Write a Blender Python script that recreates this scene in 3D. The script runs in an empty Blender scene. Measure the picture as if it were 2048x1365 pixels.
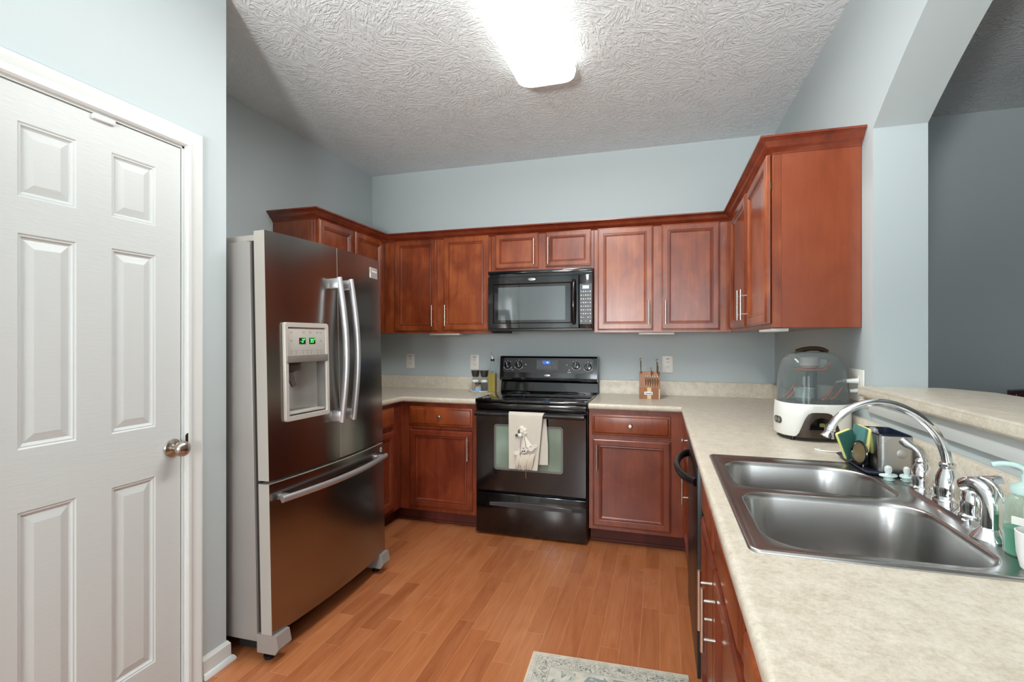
import bpy, bmesh, math, random
from mathutils import Vector, Matrix
random.seed(7)
SC = bpy.context.scene
COL = SC.collection
PI = math.pi

# ---------------------------------------------------------------- camera
cam_d = bpy.data.cameras.new('camera'); cam = bpy.data.objects.new('camera', cam_d); COL.objects.link(cam)
cam.location = (0, 0, 1.323); cam.rotation_euler = (PI/2, 0, 0.2895)
cam_d.sensor_width = 36; cam_d.lens = 992.3/2048*36
cam_d.shift_y = -3.1/2048
cam_d.clip_start = 0.02; cam_d.clip_end = 60
SC.camera = cam

# ---------------------------------------------------------------- world / light / exposure
SC.view_settings.view_transform = 'Standard'; SC.view_settings.look = 'None'
SC.view_settings.gamma = 1.0; SC.view_settings.use_curve_mapping = False
SC.view_settings.exposure = 0.06
w = bpy.data.worlds.new('world'); SC.world = w; w.use_nodes = True
bg = w.node_tree.nodes['Background']; bg.inputs[0].default_value = (0.72, 0.85, 1.0, 1); bg.inputs[1].default_value = 1.6

def area(name, loc, rot, sx, sy, power, color=(1, 1, 1), spread=PI):
    d = bpy.data.lights.new(name, 'AREA'); d.shape = 'RECTANGLE'; d.size = sx; d.size_y = sy
    d.energy = power; d.color = color; d.spread = spread
    o = bpy.data.objects.new(name, d); COL.objects.link(o); o.location = loc; o.rotation_euler = rot
    return o
# daylight entering through the two windows of the dining end, behind the camera
area('window_daylight', (-0.95, -3.02, 1.55), (PI/2, 0, 0), 0.9, 1.3, 48, (0.88, 0.95, 1.0))
area('window_daylight', (0.75, -3.02, 1.55), (PI/2, 0, 0), 0.9, 1.3, 48, (0.88, 0.95, 1.0))
LAMP_STRENGTH = 2.4        # kitchen fluorescent
GLOBE_STRENGTH = 125.0     # dining pendant globe behind the camera

# ---------------------------------------------------------------- helpers
def lin(c):
    if isinstance(c, str):
        c = c.lstrip('#'); c = [int(c[i:i+2], 16)/255 for i in (0, 2, 4)]
    return tuple((x/12.92 if x <= .04045 else ((x+.055)/1.055)**2.4) for x in c)+(1,)

class NT:
    def __init__(s, name):
        s.m = bpy.data.materials.new(name); s.m.use_nodes = True; s.t = s.m.node_tree
        s.b = s.t.nodes['Principled BSDF']
    def n(s, typ, **kw):
        x = s.t.nodes.new(typ)
        for k, v in kw.items():
            if k.startswith('i_'):
                key = k[2:]; key = int(key) if key.isdigit() else key.replace('_', ' ')
                x.inputs[key].default_value = v
            else: setattr(x, k, v)
        return x
    def l(s, a, b): s.t.links.new(a, b)
    def math(s, op, a, b=None, c=None):
        x = s.t.nodes.new('ShaderNodeMath'); x.operation = op
        for i, v in enumerate((a, b, c)):
            if v is None: continue
            if isinstance(v, (int, float)): x.inputs[i].default_value = v
            else: s.l(v, x.inputs[i])
        return x.outputs[0]
    def set(s, **kw):
        for k, v in kw.items():
            s.b.inputs[k.replace('_', ' ')].default_value = v
        return s
    def bump(s, h, strength=.3, dist=.002):
        b = s.n('ShaderNodeBump'); b.inputs['Strength'].default_value = strength; b.inputs['Distance'].default_value = dist
        s.l(h, b.inputs['Height']); s.l(b.outputs[0], s.b.inputs['Normal']); return b
    def ramp(s, fac, stops):
        r = s.n('ShaderNodeValToRGB'); e = r.color_ramp.elements
        while len(e) < len(stops): e.new(.5)
        for i, (p, c) in enumerate(stops):
            e[i].position = p; e[i].color = lin(c) if not isinstance(c, (int, float)) else (c, c, c, 1)
        s.l(fac, r.inputs[0]); return r.outputs[0]

def plain(name, col, rough=.5, metal=0, var=0.04, scale=8, bump=0, **kw):
    t = NT(name); t.set(Roughness=rough, Metallic=metal, **kw)
    co = t.n('ShaderNodeTexCoord'); no = t.n('ShaderNodeTexNoise', i_Scale=scale, i_Detail=4.0)
    t.l(co.outputs['Object'], no.inputs['Vector'])
    c = lin(col); a = tuple(x*(1-var) for x in c[:3])+(1,); b = tuple(min(1, x*(1+var)) for x in c[:3])+(1,)
    mx = t.n('ShaderNodeMix', data_type='RGBA'); mx.inputs[6].default_value = a; mx.inputs[7].default_value = b
    t.l(no.outputs[0], mx.inputs[0]); t.l(mx.outputs[2], t.b.inputs['Base Color'])
    if bump:
        n2 = t.n('ShaderNodeTexNoise', i_Scale=scale*12, i_Detail=3.0); t.l(co.outputs['Object'], n2.inputs['Vector'])
        t.bump(n2.outputs[0], bump, .001)
    return t.m

M = {}
def mat_wall(name, col):
    t = NT(name); t.set(Roughness=.62)
    co = t.n('ShaderNodeTexCoord')
    a = t.n('ShaderNodeTexNoise', i_Scale=1.2, i_Detail=2.0); t.l(co.outputs['Object'], a.inputs['Vector'])
    c = lin(col); mx = t.n('ShaderNodeMix', data_type='RGBA')
    mx.inputs[6].default_value = tuple(x*.97 for x in c[:3])+(1,); mx.inputs[7].default_value = tuple(x*1.03 for x in c[:3])+(1,)
    t.l(a.outputs[0], mx.inputs[0]); t.l(mx.outputs[2], t.b.inputs['Base Color'])
    b = t.n('ShaderNodeTexNoise', i_Scale=160.0, i_Detail=2.0); t.l(co.outputs['Object'], b.inputs['Vector'])
    t.bump(b.outputs[0], .05, .001)
    return t.m
M['wall'] = mat_wall('blue_grey_wall_paint', '#B9C4C6')

def mat_ceiling():
    t = NT('stomp_textured_ceiling'); t.set(Roughness=.8)
    t.b.inputs['Base Color'].default_value = lin('#E0E7EA')
    co = t.n('ShaderNodeTexCoord')
    def layer(sc, off, fx, fy):
        mp = t.n('ShaderNodeMapping'); mp.inputs['Location'].default_value = (off, off*.7, 0)
        t.l(co.outputs['Object'], mp.inputs[0])
        wn = t.n('ShaderNodeTexNoise', i_Scale=3.0, i_Detail=1.0); t.l(mp.outputs[0], wn.inputs['Vector'])
        wv = t.n('ShaderNodeVectorMath', operation='SCALE'); wv.inputs['Scale'].default_value = .12
        t.l(wn.outputs['Color'], wv.inputs[0])
        ad = t.n('ShaderNodeVectorMath', operation='ADD'); t.l(mp.outputs[0], ad.inputs[0]); t.l(wv.outputs[0], ad.inputs[1])
        v = t.n('ShaderNodeTexVoronoi', i_Scale=sc); t.l(ad.outputs[0], v.inputs['Vector'])
        sub = t.n('ShaderNodeVectorMath', operation='SUBTRACT'); t.l(ad.outputs[0], sub.inputs[0]); t.l(v.outputs['Position'], sub.inputs[1])
        sc2 = t.n('ShaderNodeSeparateColor'); t.l(v.outputs['Color'], sc2.inputs[0])
        sx = t.n('ShaderNodeSeparateXYZ')
        # each stomp: ridges in a random direction that fan out along their length
        vr = t.n('ShaderNodeVectorRotate', rotation_type='Z_AXIS'); t.l(sub.outputs[0], vr.inputs['Vector']); t.l(t.math('MULTIPLY', sc2.outputs[0], 6.283), vr.inputs['Angle'])
        t.l(vr.outputs[0], sx.inputs[0])
        fan = t.math('DIVIDE', sx.outputs[0], t.math('ADD', t.math('MULTIPLY', sx.outputs[1], 1.6), .42))
        cb = t.n('ShaderNodeCombineXYZ'); t.l(t.math('MULTIPLY', fan, fx), cb.inputs[0]); t.l(t.math('MULTIPLY', sx.outputs[1], fy), cb.inputs[1]); t.l(t.math('MULTIPLY', sc2.outputs[2], 40.0), cb.inputs[2])
        n = t.n('ShaderNodeTexNoise', i_Scale=1.0, i_Detail=1.5); n.inputs['Roughness'].default_value = .5
        t.l(cb.outputs[0], n.inputs['Vector'])
        return t.ramp(n.outputs[0], [(.50, 0.0), (.60, 1.0)])
    a = layer(8.0, 0, 31.0, 17.0); b = layer(9.5, 3.3, 36.0, 20.0)
    mx = t.math('MAXIMUM', a, t.math('MULTIPLY', b, .8))
    fine = t.n('ShaderNodeTexNoise', i_Scale=60.0, i_Detail=3.0); t.l(co.outputs['Object'], fine.inputs['Vector'])
    h = t.math('ADD', mx, t.math('MULTIPLY', fine.outputs[0], .35))
    t.bump(h, .55, .006)
    return t.m
M['ceiling'] = mat_ceiling()

def mat_floor():
    t = NT('maple_plank_floor')
    co = t.n('ShaderNodeTexCoord'); sp = t.n('ShaderNodeSeparateXYZ'); t.l(co.outputs['Object'], sp.inputs[0])
    X = t.math('DIVIDE', sp.outputs[0], .0826); row = t.math('FLOOR', X); fx = t.math('FRACT', X)
    wr = t.n('ShaderNodeTexWhiteNoise', noise_dimensions='1D'); t.l(row, wr.inputs['W'])
    Y = t.math('ADD', t.math('DIVIDE', sp.outputs[1], .62), t.math('MULTIPLY', wr.outputs[0], 7.3))
    # uneven plank lengths
    Y = t.math('ADD', Y, t.math('MULTIPLY', t.math('SINE', t.math('MULTIPLY', Y, 2.1)), .28))
    pl = t.math('FLOOR', Y); fy = t.math('FRACT', Y)
    cb = t.n('ShaderNodeCombineXYZ'); t.l(row, cb.inputs[0]); t.l(pl, cb.inputs[1])
    wn = t.n('ShaderNodeTexWhiteNoise', noise_dimensions='2D'); t.l(cb.outputs[0], wn.inputs['Vector'])
    # grain
    off = t.n('ShaderNodeVectorMath', operation='SCALE'); off.inputs['Scale'].default_value = 13.0; t.l(wn.outputs['Color'], off.inputs[0])
    ad = t.n('ShaderNodeVectorMath', operation='ADD'); t.l(co.outputs['Object'], ad.inputs[0]); t.l(off.outputs[0], ad.inputs[1])
    mp = t.n('ShaderNodeMapping'); mp.inputs['Scale'].default_value = (9, 1.3, 1); t.l(ad.outputs[0], mp.inputs[0])
    g = t.n('ShaderNodeTexNoise', i_Scale=1.6, i_Detail=7.0, i_Distortion=1.6); t.l(mp.outputs[0], g.inputs['Vector'])
    mp2 = t.n('ShaderNodeMapping'); mp2.inputs['Scale'].default_value = (120, 4, 1); t.l(ad.outputs[0], mp2.inputs[0])
    g2 = t.n('ShaderNodeTexNoise', i_Scale=1.5, i_Detail=3.0); t.l(mp2.outputs[0], g2.inputs['Vector'])
    base = t.ramp(wn.outputs['Value'], [(0, '#94532F'), (.25, '#A8633B'), (.6, '#B06C42'), (.9, '#BC7A4E'), (1.0, '#884725')])
    gr = t.ramp(g.outputs[0], [(.20, '#8A4929'), (.46, '#B06C42'), (.75, '#C4855A')])
    mx = t.n('ShaderNodeMix', data_type='RGBA'); mx.inputs[0].default_value = .42; t.l(base, mx.inputs[6]); t.l(gr, mx.inputs[7])
    gf = t.ramp(g2.outputs[0], [(.35, .86), (.6, 1.0)])
    m2 = t.n('ShaderNodeMix', data_type='RGBA', blend_type='MULTIPLY'); m2.inputs[0].default_value = .8
    t.l(mx.outputs[2], m2.inputs[6]); t.l(gf, m2.inputs[7])
    # seams
    ex = t.math('MINIMUM', fx, t.math('SUBTRACT', 1.0, fx)); ey = t.math('MINIMUM', fy, t.math('SUBTRACT', 1.0, fy))
    sx = t.math('LESS_THAN', ex, .013); sy = t.math('LESS_THAN', ey, .0022); sm = t.math('MAXIMUM', sx, sy)
    m3 = t.n('ShaderNodeMix', data_type='RGBA'); t.l(t.math('MULTIPLY', sm, .35), m3.inputs[0]); t.l(m2.outputs[2], m3.inputs[6])
    m3.inputs[7].default_value = lin('#D9A87E'); t.l(m3.outputs[2], t.b.inputs['Base Color'])
    rr = t.n('ShaderNodeTexNoise', i_Scale=3.0, i_Detail=3.0); t.l(co.outputs['Object'], rr.inputs['Vector'])
    t.l(t.math('ADD', t.math('MULTIPLY', rr.outputs[0], .18), .22), t.b.inputs['Roughness'])
    t.b.inputs['Coat Weight'].default_value = .15; t.b.inputs['Coat Roughness'].default_value = .2
    t.bump(t.math('SUBTRACT', t.math('MULTIPLY', g2.outputs[0], .15), sm), .25, .0008)
    return t.m
M['floor'] = mat_floor()

def mat_wood(name, dark, mid, light, rough=.3, coat=.35, grain=(26, 26, 1.6)):
    t = NT(name); co = t.n('ShaderNodeTexCoord'); oi = t.n('ShaderNodeObjectInfo')
    off = t.n('ShaderNodeVectorMath', operation='SCALE'); off.inputs['Scale'].default_value = 9.0
    cb = t.n('ShaderNodeCombineXYZ')
    for i in range(3): t.l(oi.outputs['Random'], cb.inputs[i])
    t.l(cb.outputs[0], off.inputs[0])
    ad = t.n('ShaderNodeVectorMath', operation='ADD'); t.l(co.outputs['Object'], ad.inputs[0]); t.l(off.outputs[0], ad.inputs[1])
    mp = t.n('ShaderNodeMapping'); mp.inputs['Scale'].default_value = (5, 5, 3); t.l(ad.outputs[0], mp.inputs[0])
    a = t.n('ShaderNodeTexNoise', i_Scale=1.5, i_Detail=4.0, i_Distortion=.6); t.l(mp.outputs[0], a.inputs['Vector'])
    mp2 = t.n('ShaderNodeMapping'); mp2.inputs['Scale'].default_value = grain; t.l(ad.outputs[0], mp2.inputs[0])
    b = t.n('ShaderNodeTexNoise', i_Scale=2.2, i_Detail=5.0); t.l(mp2.outputs[0], b.inputs['Vector'])
    f = t.math('ADD', t.math('MULTIPLY', a.outputs[0], .72), t.math('MULTIPLY', b.outputs[0], .28))
    f = t.math('ADD', f, t.math('MULTIPLY', t.math('SUBTRACT', oi.outputs['Random'], .5), .10))
    t.l(t.ramp(f, [(.28, dark), (.5, mid), (.74, light)]), t.b.inputs['Base Color'])
    t.set(Roughness=rough); t.b.inputs['Coat Weight'].default_value = coat; t.b.inputs['Coat Roughness'].default_value = .22
    return t.m
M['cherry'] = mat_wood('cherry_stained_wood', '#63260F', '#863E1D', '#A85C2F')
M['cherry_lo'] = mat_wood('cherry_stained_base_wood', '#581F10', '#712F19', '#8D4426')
M['toe'] = mat_wood('dark_toe_kick_wood', '#4A180D', '#5A2012', '#6A2A1A', rough=.55, coat=0)
M['crown'] = mat_wood('cherry_crown_wood', '#5C2110', '#783019', '#8E4224')
M['glaze'] = mat_wood('glazed_groove_wood', '#451409', '#561C0E', '#642313')
M['darkwood'] = mat_wood('dark_red_stained_wood', '#2A0C0A', '#3A1210', '#4A1815')
M['acacia'] = mat_wood('acacia_wood', '#6E3F22', '#9A6238', '#C08A58', rough=.45, coat=.1, grain=(60, 60, 6))
M['palewood'] = plain('pale_wood_strip', '#D9BF93', .5)

def mat_counter():
    t = NT('speckled_cream_laminate'); co = t.n('ShaderNodeTexCoord')
    a = t.n('ShaderNodeTexNoise', i_Scale=120.0, i_Detail=4.0); a.inputs['Roughness'].default_value = .75
    b = t.n('ShaderNodeTexNoise', i_Scale=22.0, i_Detail=5.0); b.inputs['Roughness'].default_value = .7
    v = t.n('ShaderNodeTexVoronoi', i_Scale=210.0)
    for x in (a, b, v): t.l(co.outputs['Object'], x.inputs['Vector'])
    f = t.math('ADD', t.math('MULTIPLY', a.outputs[0], .55), t.math('MULTIPLY', b.outputs[0], .45))
    base = t.ramp(f, [(.36, '#BBB19D'), (.5, '#CFC7B6'), (.64, '#DDD7C9')])
    spk = t.ramp(v.outputs['Distance'], [(.06, 1.0), (.16, 0.0)])
    sel = t.n('ShaderNodeSeparateColor'); t.l(v.outputs['Color'], sel.inputs[0])
    sm = t.math('MULTIPLY', spk, t.math('GREATER_THAN', sel.outputs[0], .72))
    m = t.n('ShaderNodeMix', data_type='RGBA'); t.l(t.math('MULTIPLY', sm, .5), m.inputs[0]); t.l(base, m.inputs[6]); m.inputs[7].default_value = lin('#8E8371')
    t.l(m.outputs[2], t.b.inputs['Base Color']); t.set(Roughness=.33)
    return t.m
M['counter'] = mat_counter()

def mat_steel(name, col, rough, axis, aniso=.0, var=.06, metal=1.0):
    t = NT(name); co = t.n('ShaderNodeTexCoord'); mp = t.n('ShaderNodeMapping')
    s = [260, 260, 260]; s[axis] = 1.5; mp.inputs['Scale'].default_value = s
    t.l(co.outputs['Object'], mp.inputs[0])
    n = t.n('ShaderNodeTexNoise', i_Scale=1.0, i_Detail=3.0); t.l(mp.outputs[0], n.inputs['Vector'])
    l = t.n('ShaderNodeTexNoise', i_Scale=2.5, i_Detail=3.0); t.l(co.outputs['Object'], l.inputs['Vector'])
    c = lin(col); mx = t.n('ShaderNodeMix', data_type='RGBA')
    mx.inputs[6].default_value = tuple(x*(1-var) for x in c[:3])+(1,); mx.inputs[7].default_value = tuple(x*(1+var) for x in c[:3])+(1,)
    t.l(n.outputs[0], mx.inputs[0]); t.l(mx.outputs[2], t.b.inputs['Base Color'])
    t.l(t.math('ADD', t.math('MULTIPLY', l.outputs[0], .1), rough-.05), t.b.inputs['Roughness'])
    t.set(Metallic=metal); t.bump(n.outputs[0], .06, .0005)
    return t.m
M['steel_v'] = mat_steel('brushed_stainless_fridge', '#98938D', .21, 2)
M['steel_s'] = mat_steel('brushed_stainless_sink', '#B4B3B1', .26, 1)
M['nickel'] = mat_steel('satin_nickel', '#CFCAC2', .28, 2)
M['nickel_warm'] = mat_steel('warm_satin_nickel', '#B2AAA0', .24, 2)
M['chrome'] = plain('polished_chrome', '#E4E6E8', .06, 1.0, var=.01)
M['caddy_steel'] = mat_steel('caddy_steel', '#BDBCBA', .27, 2)
M['silver_paint'] = plain('silver_grey_paint', '#A3A09C', .42, .35, var=.02)
M['silver_plastic'] = plain('silver_plastic', '#B9B5AD', .4, .25, var=.02)
M['handle_grey'] = plain('satin_handle_metal', '#B9BABD', .3, .75, var=.02)
M['black_gloss'] = plain('black_enamel', '#0B0B0D', .10, 0, var=.1, Coat_Weight=.5)
M['black_glass'] = plain('black_glass', '#060708', .04, 0, var=.05, Coat_Weight=.6)
M['black_satin'] = plain('black_satin_plastic', '#131315', .32, 0, var=.1)
M['black_matte'] = plain('black_matte', '#0A0A0A', .7)
M['panel_grey'] = plain('dark_grey_keypad', '#3E4143', .35)
M['seam'] = plain('dark_gasket', '#2B2725', .8)
M['white_paint'] = plain('white_semi_gloss_paint', '#D2D6D4', .38, var=.01)
def mat_door():
    t = NT('white_embossed_door_paint'); t.set(Roughness=.42); t.b.inputs['Base Color'].default_value = lin('#C6CBCA')
    co = t.n('ShaderNodeTexCoord'); mp = t.n('ShaderNodeMapping'); mp.inputs['Scale'].default_value = (1, 3, 22); t.l(co.outputs['Object'], mp.inputs[0])
    n = t.n('ShaderNodeTexNoise', i_Scale=4.0, i_Detail=4.0, i_Distortion=1.2); t.l(mp.outputs[0], n.inputs['Vector'])
    t.bump(n.outputs[0], .22, .002); return t.m
M['door_white'] = mat_door()
M['white_plastic'] = plain('white_plastic', '#E6E6E2', .3, var=.01)
M['ivory'] = plain('ivory_plastic', '#E9E7DF', .35, var=.01)
M['cream_plastic'] = plain('cream_plastic', '#CFC6B0', .4)
M['mark'] = plain('grey_print', '#77787A', .5)
M['mark_white'] = plain('white_print', '#D6D8DA', .4)
M['mark_dark'] = plain('dark_print', '#26282A', .5)
M['badge'] = plain('silver_badge', '#C9C9C6', .25, .6, var=.02)
M['linen'] = plain('cream_cotton', '#CFC9BC', .9, bump=.5, scale=40)
M['lace'] = plain('white_crochet', '#E6E1D6', .9, bump=.6, scale=30)
M['yarn'] = plain('cream_yarn', '#DED6C6', .9, bump=.4, scale=30)
M['string'] = plain('brown_string', '#7A6656', .9)
M['leaf'] = plain('dark_green_felt', '#4A5A3C', .9)
M['green_scour'] = plain('green_scouring_pad', '#2F5F52', .95, bump=1.0, scale=50)
M['teal_scour'] = plain('teal_scouring_pad', '#4E7F7C', .95, bump=1.0, scale=50)
M['sponge_y'] = plain('yellow_sponge', '#E3DE8C', .95, bump=.9, scale=40)
M['sponge_dk'] = plain('mustard_sponge', '#A8961F', .95, bump=.9, scale=40)
M['navy'] = plain('navy_plastic', '#1B2438', .35)
M['navy_tray'] = plain('charcoal_blue_tray', '#2A3342', .35)
M['mint'] = plain('pale_mint_silicone', '#C9E0DC', .35)
M['orange'] = plain('coral_plastic', '#D9663F', .35)
M['brown_plastic'] = plain('dark_brown_plastic', '#3A2D22', .25)
M['white_ceramic'] = plain('white_ceramic', '#E8EAE8', .2, var=.01)
M['pepper'] = plain('mixed_peppercorns', '#3A2A28', .8, var=.6, scale=120)
M['pinksalt'] = plain('pink_salt', '#D9A69C', .7, var=.3, scale=150)
M['spice'] = plain('tan_spice', '#C49A6A', .8, var=.2, scale=90)
M['blue_label'] = plain('blue_label', '#7FAFCB', .4)
M['dark_cap'] = plain('dark_brown_cap', '#3B332C', .3)

def mat_glass(name, col, rough=.0, alpha=None, ior=1.45):
    t = NT(name); t.set(Roughness=rough, IOR=ior); t.b.inputs['Transmission Weight'].default_value = 1.0
    co = t.n('ShaderNodeTexCoord'); n = t.n('ShaderNodeTexNoise', i_Scale=4.0); t.l(co.outputs['Object'], n.inputs['Vector'])
    c = lin(col); mx = t.n('ShaderNodeMix', data_type='RGBA')
    mx.inputs[6].default_value = tuple(x*.98 for x in c[:3])+(1,); mx.inputs[7].default_value = c
    t.l(n.outputs[0], mx.inputs[0]); t.l(mx.outputs[2], t.b.inputs['Base Color'])
    return t.m
def mat_film(name, col, opac, rough=.05, k=.5):
    # thin clear plastic: mostly transparent with a glossy tinted skin
    t = NT(name); t.set(Roughness=rough)
    co = t.n('ShaderNodeTexCoord'); n = t.n('ShaderNodeTexNoise', i_Scale=3.0); t.l(co.outputs['Object'], n.inputs['Vector'])
    t.b.inputs['Base Color'].default_value = lin(col)
    fr = t.n('ShaderNodeLayerWeight'); fr.inputs['Blend'].default_value = .35
    tr = t.n('ShaderNodeBsdfTransparent'); tr.inputs[0].default_value = tuple(.55+.45*x for x in lin(col)[:3])+(1,)
    mx = t.n('ShaderNodeMixShader')
    f = t.math('MINIMUM', t.math('ADD', t.math('MULTIPLY', fr.outputs['Facing'], k), t.math('ADD', opac-.02, t.math('MULTIPLY', n.outputs[0], .04))), 1.0)
    t.l(f, mx.inputs[0]); t.l(tr.outputs[0], mx.inputs[1]); t.l(t.b.outputs[0], mx.inputs[2])
    t.l(mx.outputs[0], t.t.nodes['Material Output'].inputs[0]); return t.m
M['dome'] = mat_film('smoky_clear_plastic', '#86908F', .30)
M['clear'] = mat_film('clear_glass_skin', '#DDE7E6', .05, k=.3)
M['bottle_pet'] = mat_film('green_tinted_clear_plastic', '#C9E2DA', .10, k=.4)
M['green_soap'] = plain('green_dish_soap', '#1F9A72', .1, Coat_Weight=.5)
M['pump'] = plain('translucent_mint_pump', '#BFDAD6', .3)
M['oil'] = plain('yellow_olive_oil', '#A88E12', .08, Coat_Weight=.5)

def mat_emit(name, col, strength):
    t = NT(name); t.b.inputs['Base Color'].default_value = lin(col)
    t.b.inputs['Emission Color'].default_value = lin(col); t.b.inputs['Emission Strength'].default_value = strength
    return t.m
M['lamp'] = mat_emit('glowing_diffuser', '#FFFDF6', LAMP_STRENGTH)
M['green_led'] = mat_emit('green_led', '#35F25A', 2.2)
M['blue_lcd'] = mat_emit('blue_lcd', '#2E5BC8', .8)
M['cyan_led'] = mat_emit('cyan_led', '#8FE8F8', 1.6)
M['pale_lcd'] = mat_emit('pale_blue_lcd', '#A9C4F0', .8)

def mat_oven_window():
    t = NT('green_tinted_oven_glass'); t.set(Roughness=.05); t.b.inputs['Coat Weight'].default_value = .6
    co = t.n('ShaderNodeTexCoord'); n = t.n('ShaderNodeTexNoise', i_Scale=3.0, i_Detail=2.0); t.l(co.outputs['Object'], n.inputs['Vector'])
    t.l(t.ramp(n.outputs[0], [(.3, '#5A6E60'), (.7, '#8A9D8F')]), t.b.inputs['Base Color']); return t.m
M['oven_glass'] = mat_oven_window()
def mat_mw_window():
    t = NT('perforated_microwave_glass'); t.set(Roughness=.06); t.b.inputs['Coat Weight'].default_value = .5
    co = t.n('ShaderNodeTexCoord'); v = t.n('ShaderNodeTexVoronoi', i_Scale=400.0); v.inputs['Randomness'].default_value = 0
    t.l(co.outputs['Object'], v.inputs['Vector'])
    t.l(t.ramp(v.outputs['Distance'], [(.3, '#3A4143'), (.5, '#6C7577')]), t.b.inputs['Base Color']); return t.m
M['mw_glass'] = mat_mw_window()

def mat_rug():
    t = NT('faded_floral_rug'); t.set(Roughness=.95)
    co = t.n('ShaderNodeTexCoord'); sp = t.n('ShaderNodeSeparateXYZ'); t.l(co.outputs['Object'], sp.inputs[0])
    # local: x 0..w, y from 0 (far edge) downwards
    ux = sp.outputs[0]; uy = t.math('MULTIPLY', sp.outputs[1], -1)
    ed = t.math('MINIMUM', ux, uy)
    wn = t.n('ShaderNodeTexNoise', i_Scale=26.0, i_Detail=2.0); t.l(co.outputs['Object'], wn.inputs['Vector'])
    # scrolls: iso-lines of warped noise
    sw = t.n('ShaderNodeTexNoise', i_Scale=34.0, i_Detail=1.0, i_Distortion=1.4); t.l(co.outputs['Object'], sw.inputs['Vector'])
    iso = t.math('ABSOLUTE', t.math('SUBTRACT', t.math('FRACT', t.math('MULTIPLY', sw.outputs[0], 5.0)), .5))
    scroll = t.math('LESS_THAN', iso, .15)
    inb = t.math('MULTIPLY', t.math('GREATER_THAN', ed, .030), t.math('LESS_THAN', ed, .082))
    scroll = t.math('MULTIPLY', scroll, inb)
    spk = t.n('ShaderNodeTexVoronoi', i_Scale=85.0); t.l(co.outputs['Object'], spk.inputs['Vector'])
    dots = t.math('MULTIPLY', t.math('LESS_THAN', spk.outputs['Distance'], .28), t.math('MULTIPLY', t.math('GREATER_THAN', ed, .008), t.math('LESS_THAN', ed, .024)))
    line = t.math('LESS_THAN', t.math('ABSOLUTE', t.math('SUBTRACT', ed, .086)), .0018)
    line2 = t.math('LESS_THAN', t.math('ABSOLUTE', t.math('SUBTRACT', ed, .027)), .0012)
    med = t.n('ShaderNodeTexNoise', i_Scale=8.5, i_Detail=3.0, i_Distortion=.8); t.l(co.outputs['Object'], med.inputs['Vector'])
    iso2 = t.math('ABSOLUTE', t.math('SUBTRACT', t.math('FRACT', t.math('MULTIPLY', med.outputs[0], 4.0)), .5))
    teal = t.math('MULTIPLY', t.math('LESS_THAN', iso2, .12), t.math('GREATER_THAN', ed, .10))
    teal = t.math('MULTIPLY', teal, t.math('GREATER_THAN', wn.outputs[0], .42))
    base = t.ramp(wn.outputs[0], [(.3, '#B9B8AB'), (.6, '#CFCBBE'), (.8, '#D8CFC2')])
    def mix(prev, fac, col, amt):
        m = t.n('ShaderNodeMix', data_type='RGBA'); t.l(t.math('MULTIPLY', fac, amt), m.inputs[0]); t.l(prev, m.inputs[6]); m.inputs[7].default_value = lin(col); return m.outputs[2]
    c = mix(base, scroll, '#6F7A74', .85); c = mix(c, dots, '#8A7F7C', .55); c = mix(c, t.math('MAXIMUM', line, line2), '#8F9690', .7); c = mix(c, teal, '#6F8C92', .8)
    rim = t.math('LESS_THAN', ed, .006); c = mix(c, rim, '#DCCDB4', .9)
    t.l(c, t.b.inputs['Base Color'])
    f = t.n('ShaderNodeTexNoise', i_Scale=400.0); t.l(co.outputs['Object'], f.inputs['Vector']); t.bump(f.outputs[0], .5, .002)
    return t.m
M['rug'] = mat_rug()

# ---- objects
ROOT = {}
def finish(o, label=None, cat=None, group=None, kind=None):
    if label: o['label'] = label
    if cat: o['category'] = cat
    if group: o['group'] = group
    if kind: o['kind'] = kind
    return o
def thing(name, label, cat, loc=(0, 0, 0), rot=(0, 0, 0), group=None):
    o = bpy.data.objects.new(name, None); COL.objects.link(o); o.location = loc; o.rotation_euler = rot
    o.empty_display_size = .05
    ROOT[o] = Vector(loc) if tuple(rot) == (0, 0, 0) else None
    return finish(o, label, cat, group)
def obj(name, bm, mat, parent=None, local=False, smooth=True, ang=35, label=None):
    """bm is in world space unless local (then in the space of its thing)"""
    if isinstance(parent, bpy.types.Object) and not local:
        r = parent
        while r.parent: r = r.parent
        L = ROOT.get(r)
        if L is not None: bmesh.ops.translate(bm, verts=bm.verts, vec=-L)
    bmesh.ops.recalc_face_normals(bm, faces=bm.faces)
    me = bpy.data.meshes.new(name); bm.to_mesh(me); bm.free()
    mats = mat if isinstance(mat, (list, tuple)) else [mat]
    for m in mats: me.materials.append(M[m] if isinstance(m, str) else m)
    if smooth:
        me.polygons.foreach_set('use_smooth', [True]*len(me.polygons)); me.set_sharp_from_angle(angle=math.radians(ang))
    o = bpy.data.objects.new(name, me); COL.objects.link(o)
    if parent: o.parent = parent
    if label: o['label'] = label
    return o
def solo(name, bm, mat, label, cat, origin=None, group=None, kind=None, **kw):
    """top-level thing that is one mesh, origin moved to its base centre"""
    if origin is None:
        xs = [v.co for v in bm.verts]
        origin = (sum(c.x for c in xs)/len(xs), sum(c.y for c in xs)/len(xs), min(c.z for c in xs))
    bmesh.ops.translate(bm, verts=bm.verts, vec=-Vector(origin))
    o = obj(name, bm, mat, None, **kw); o.location = origin; ROOT[o] = Vector(origin)
    return finish(o, label, cat, group, kind)
def struct(name, bm, mat, **kw):
    o = obj(name, bm, mat, None, **kw); o['kind'] = 'structure'; ROOT[o] = Vector((0, 0, 0)); return o

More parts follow.
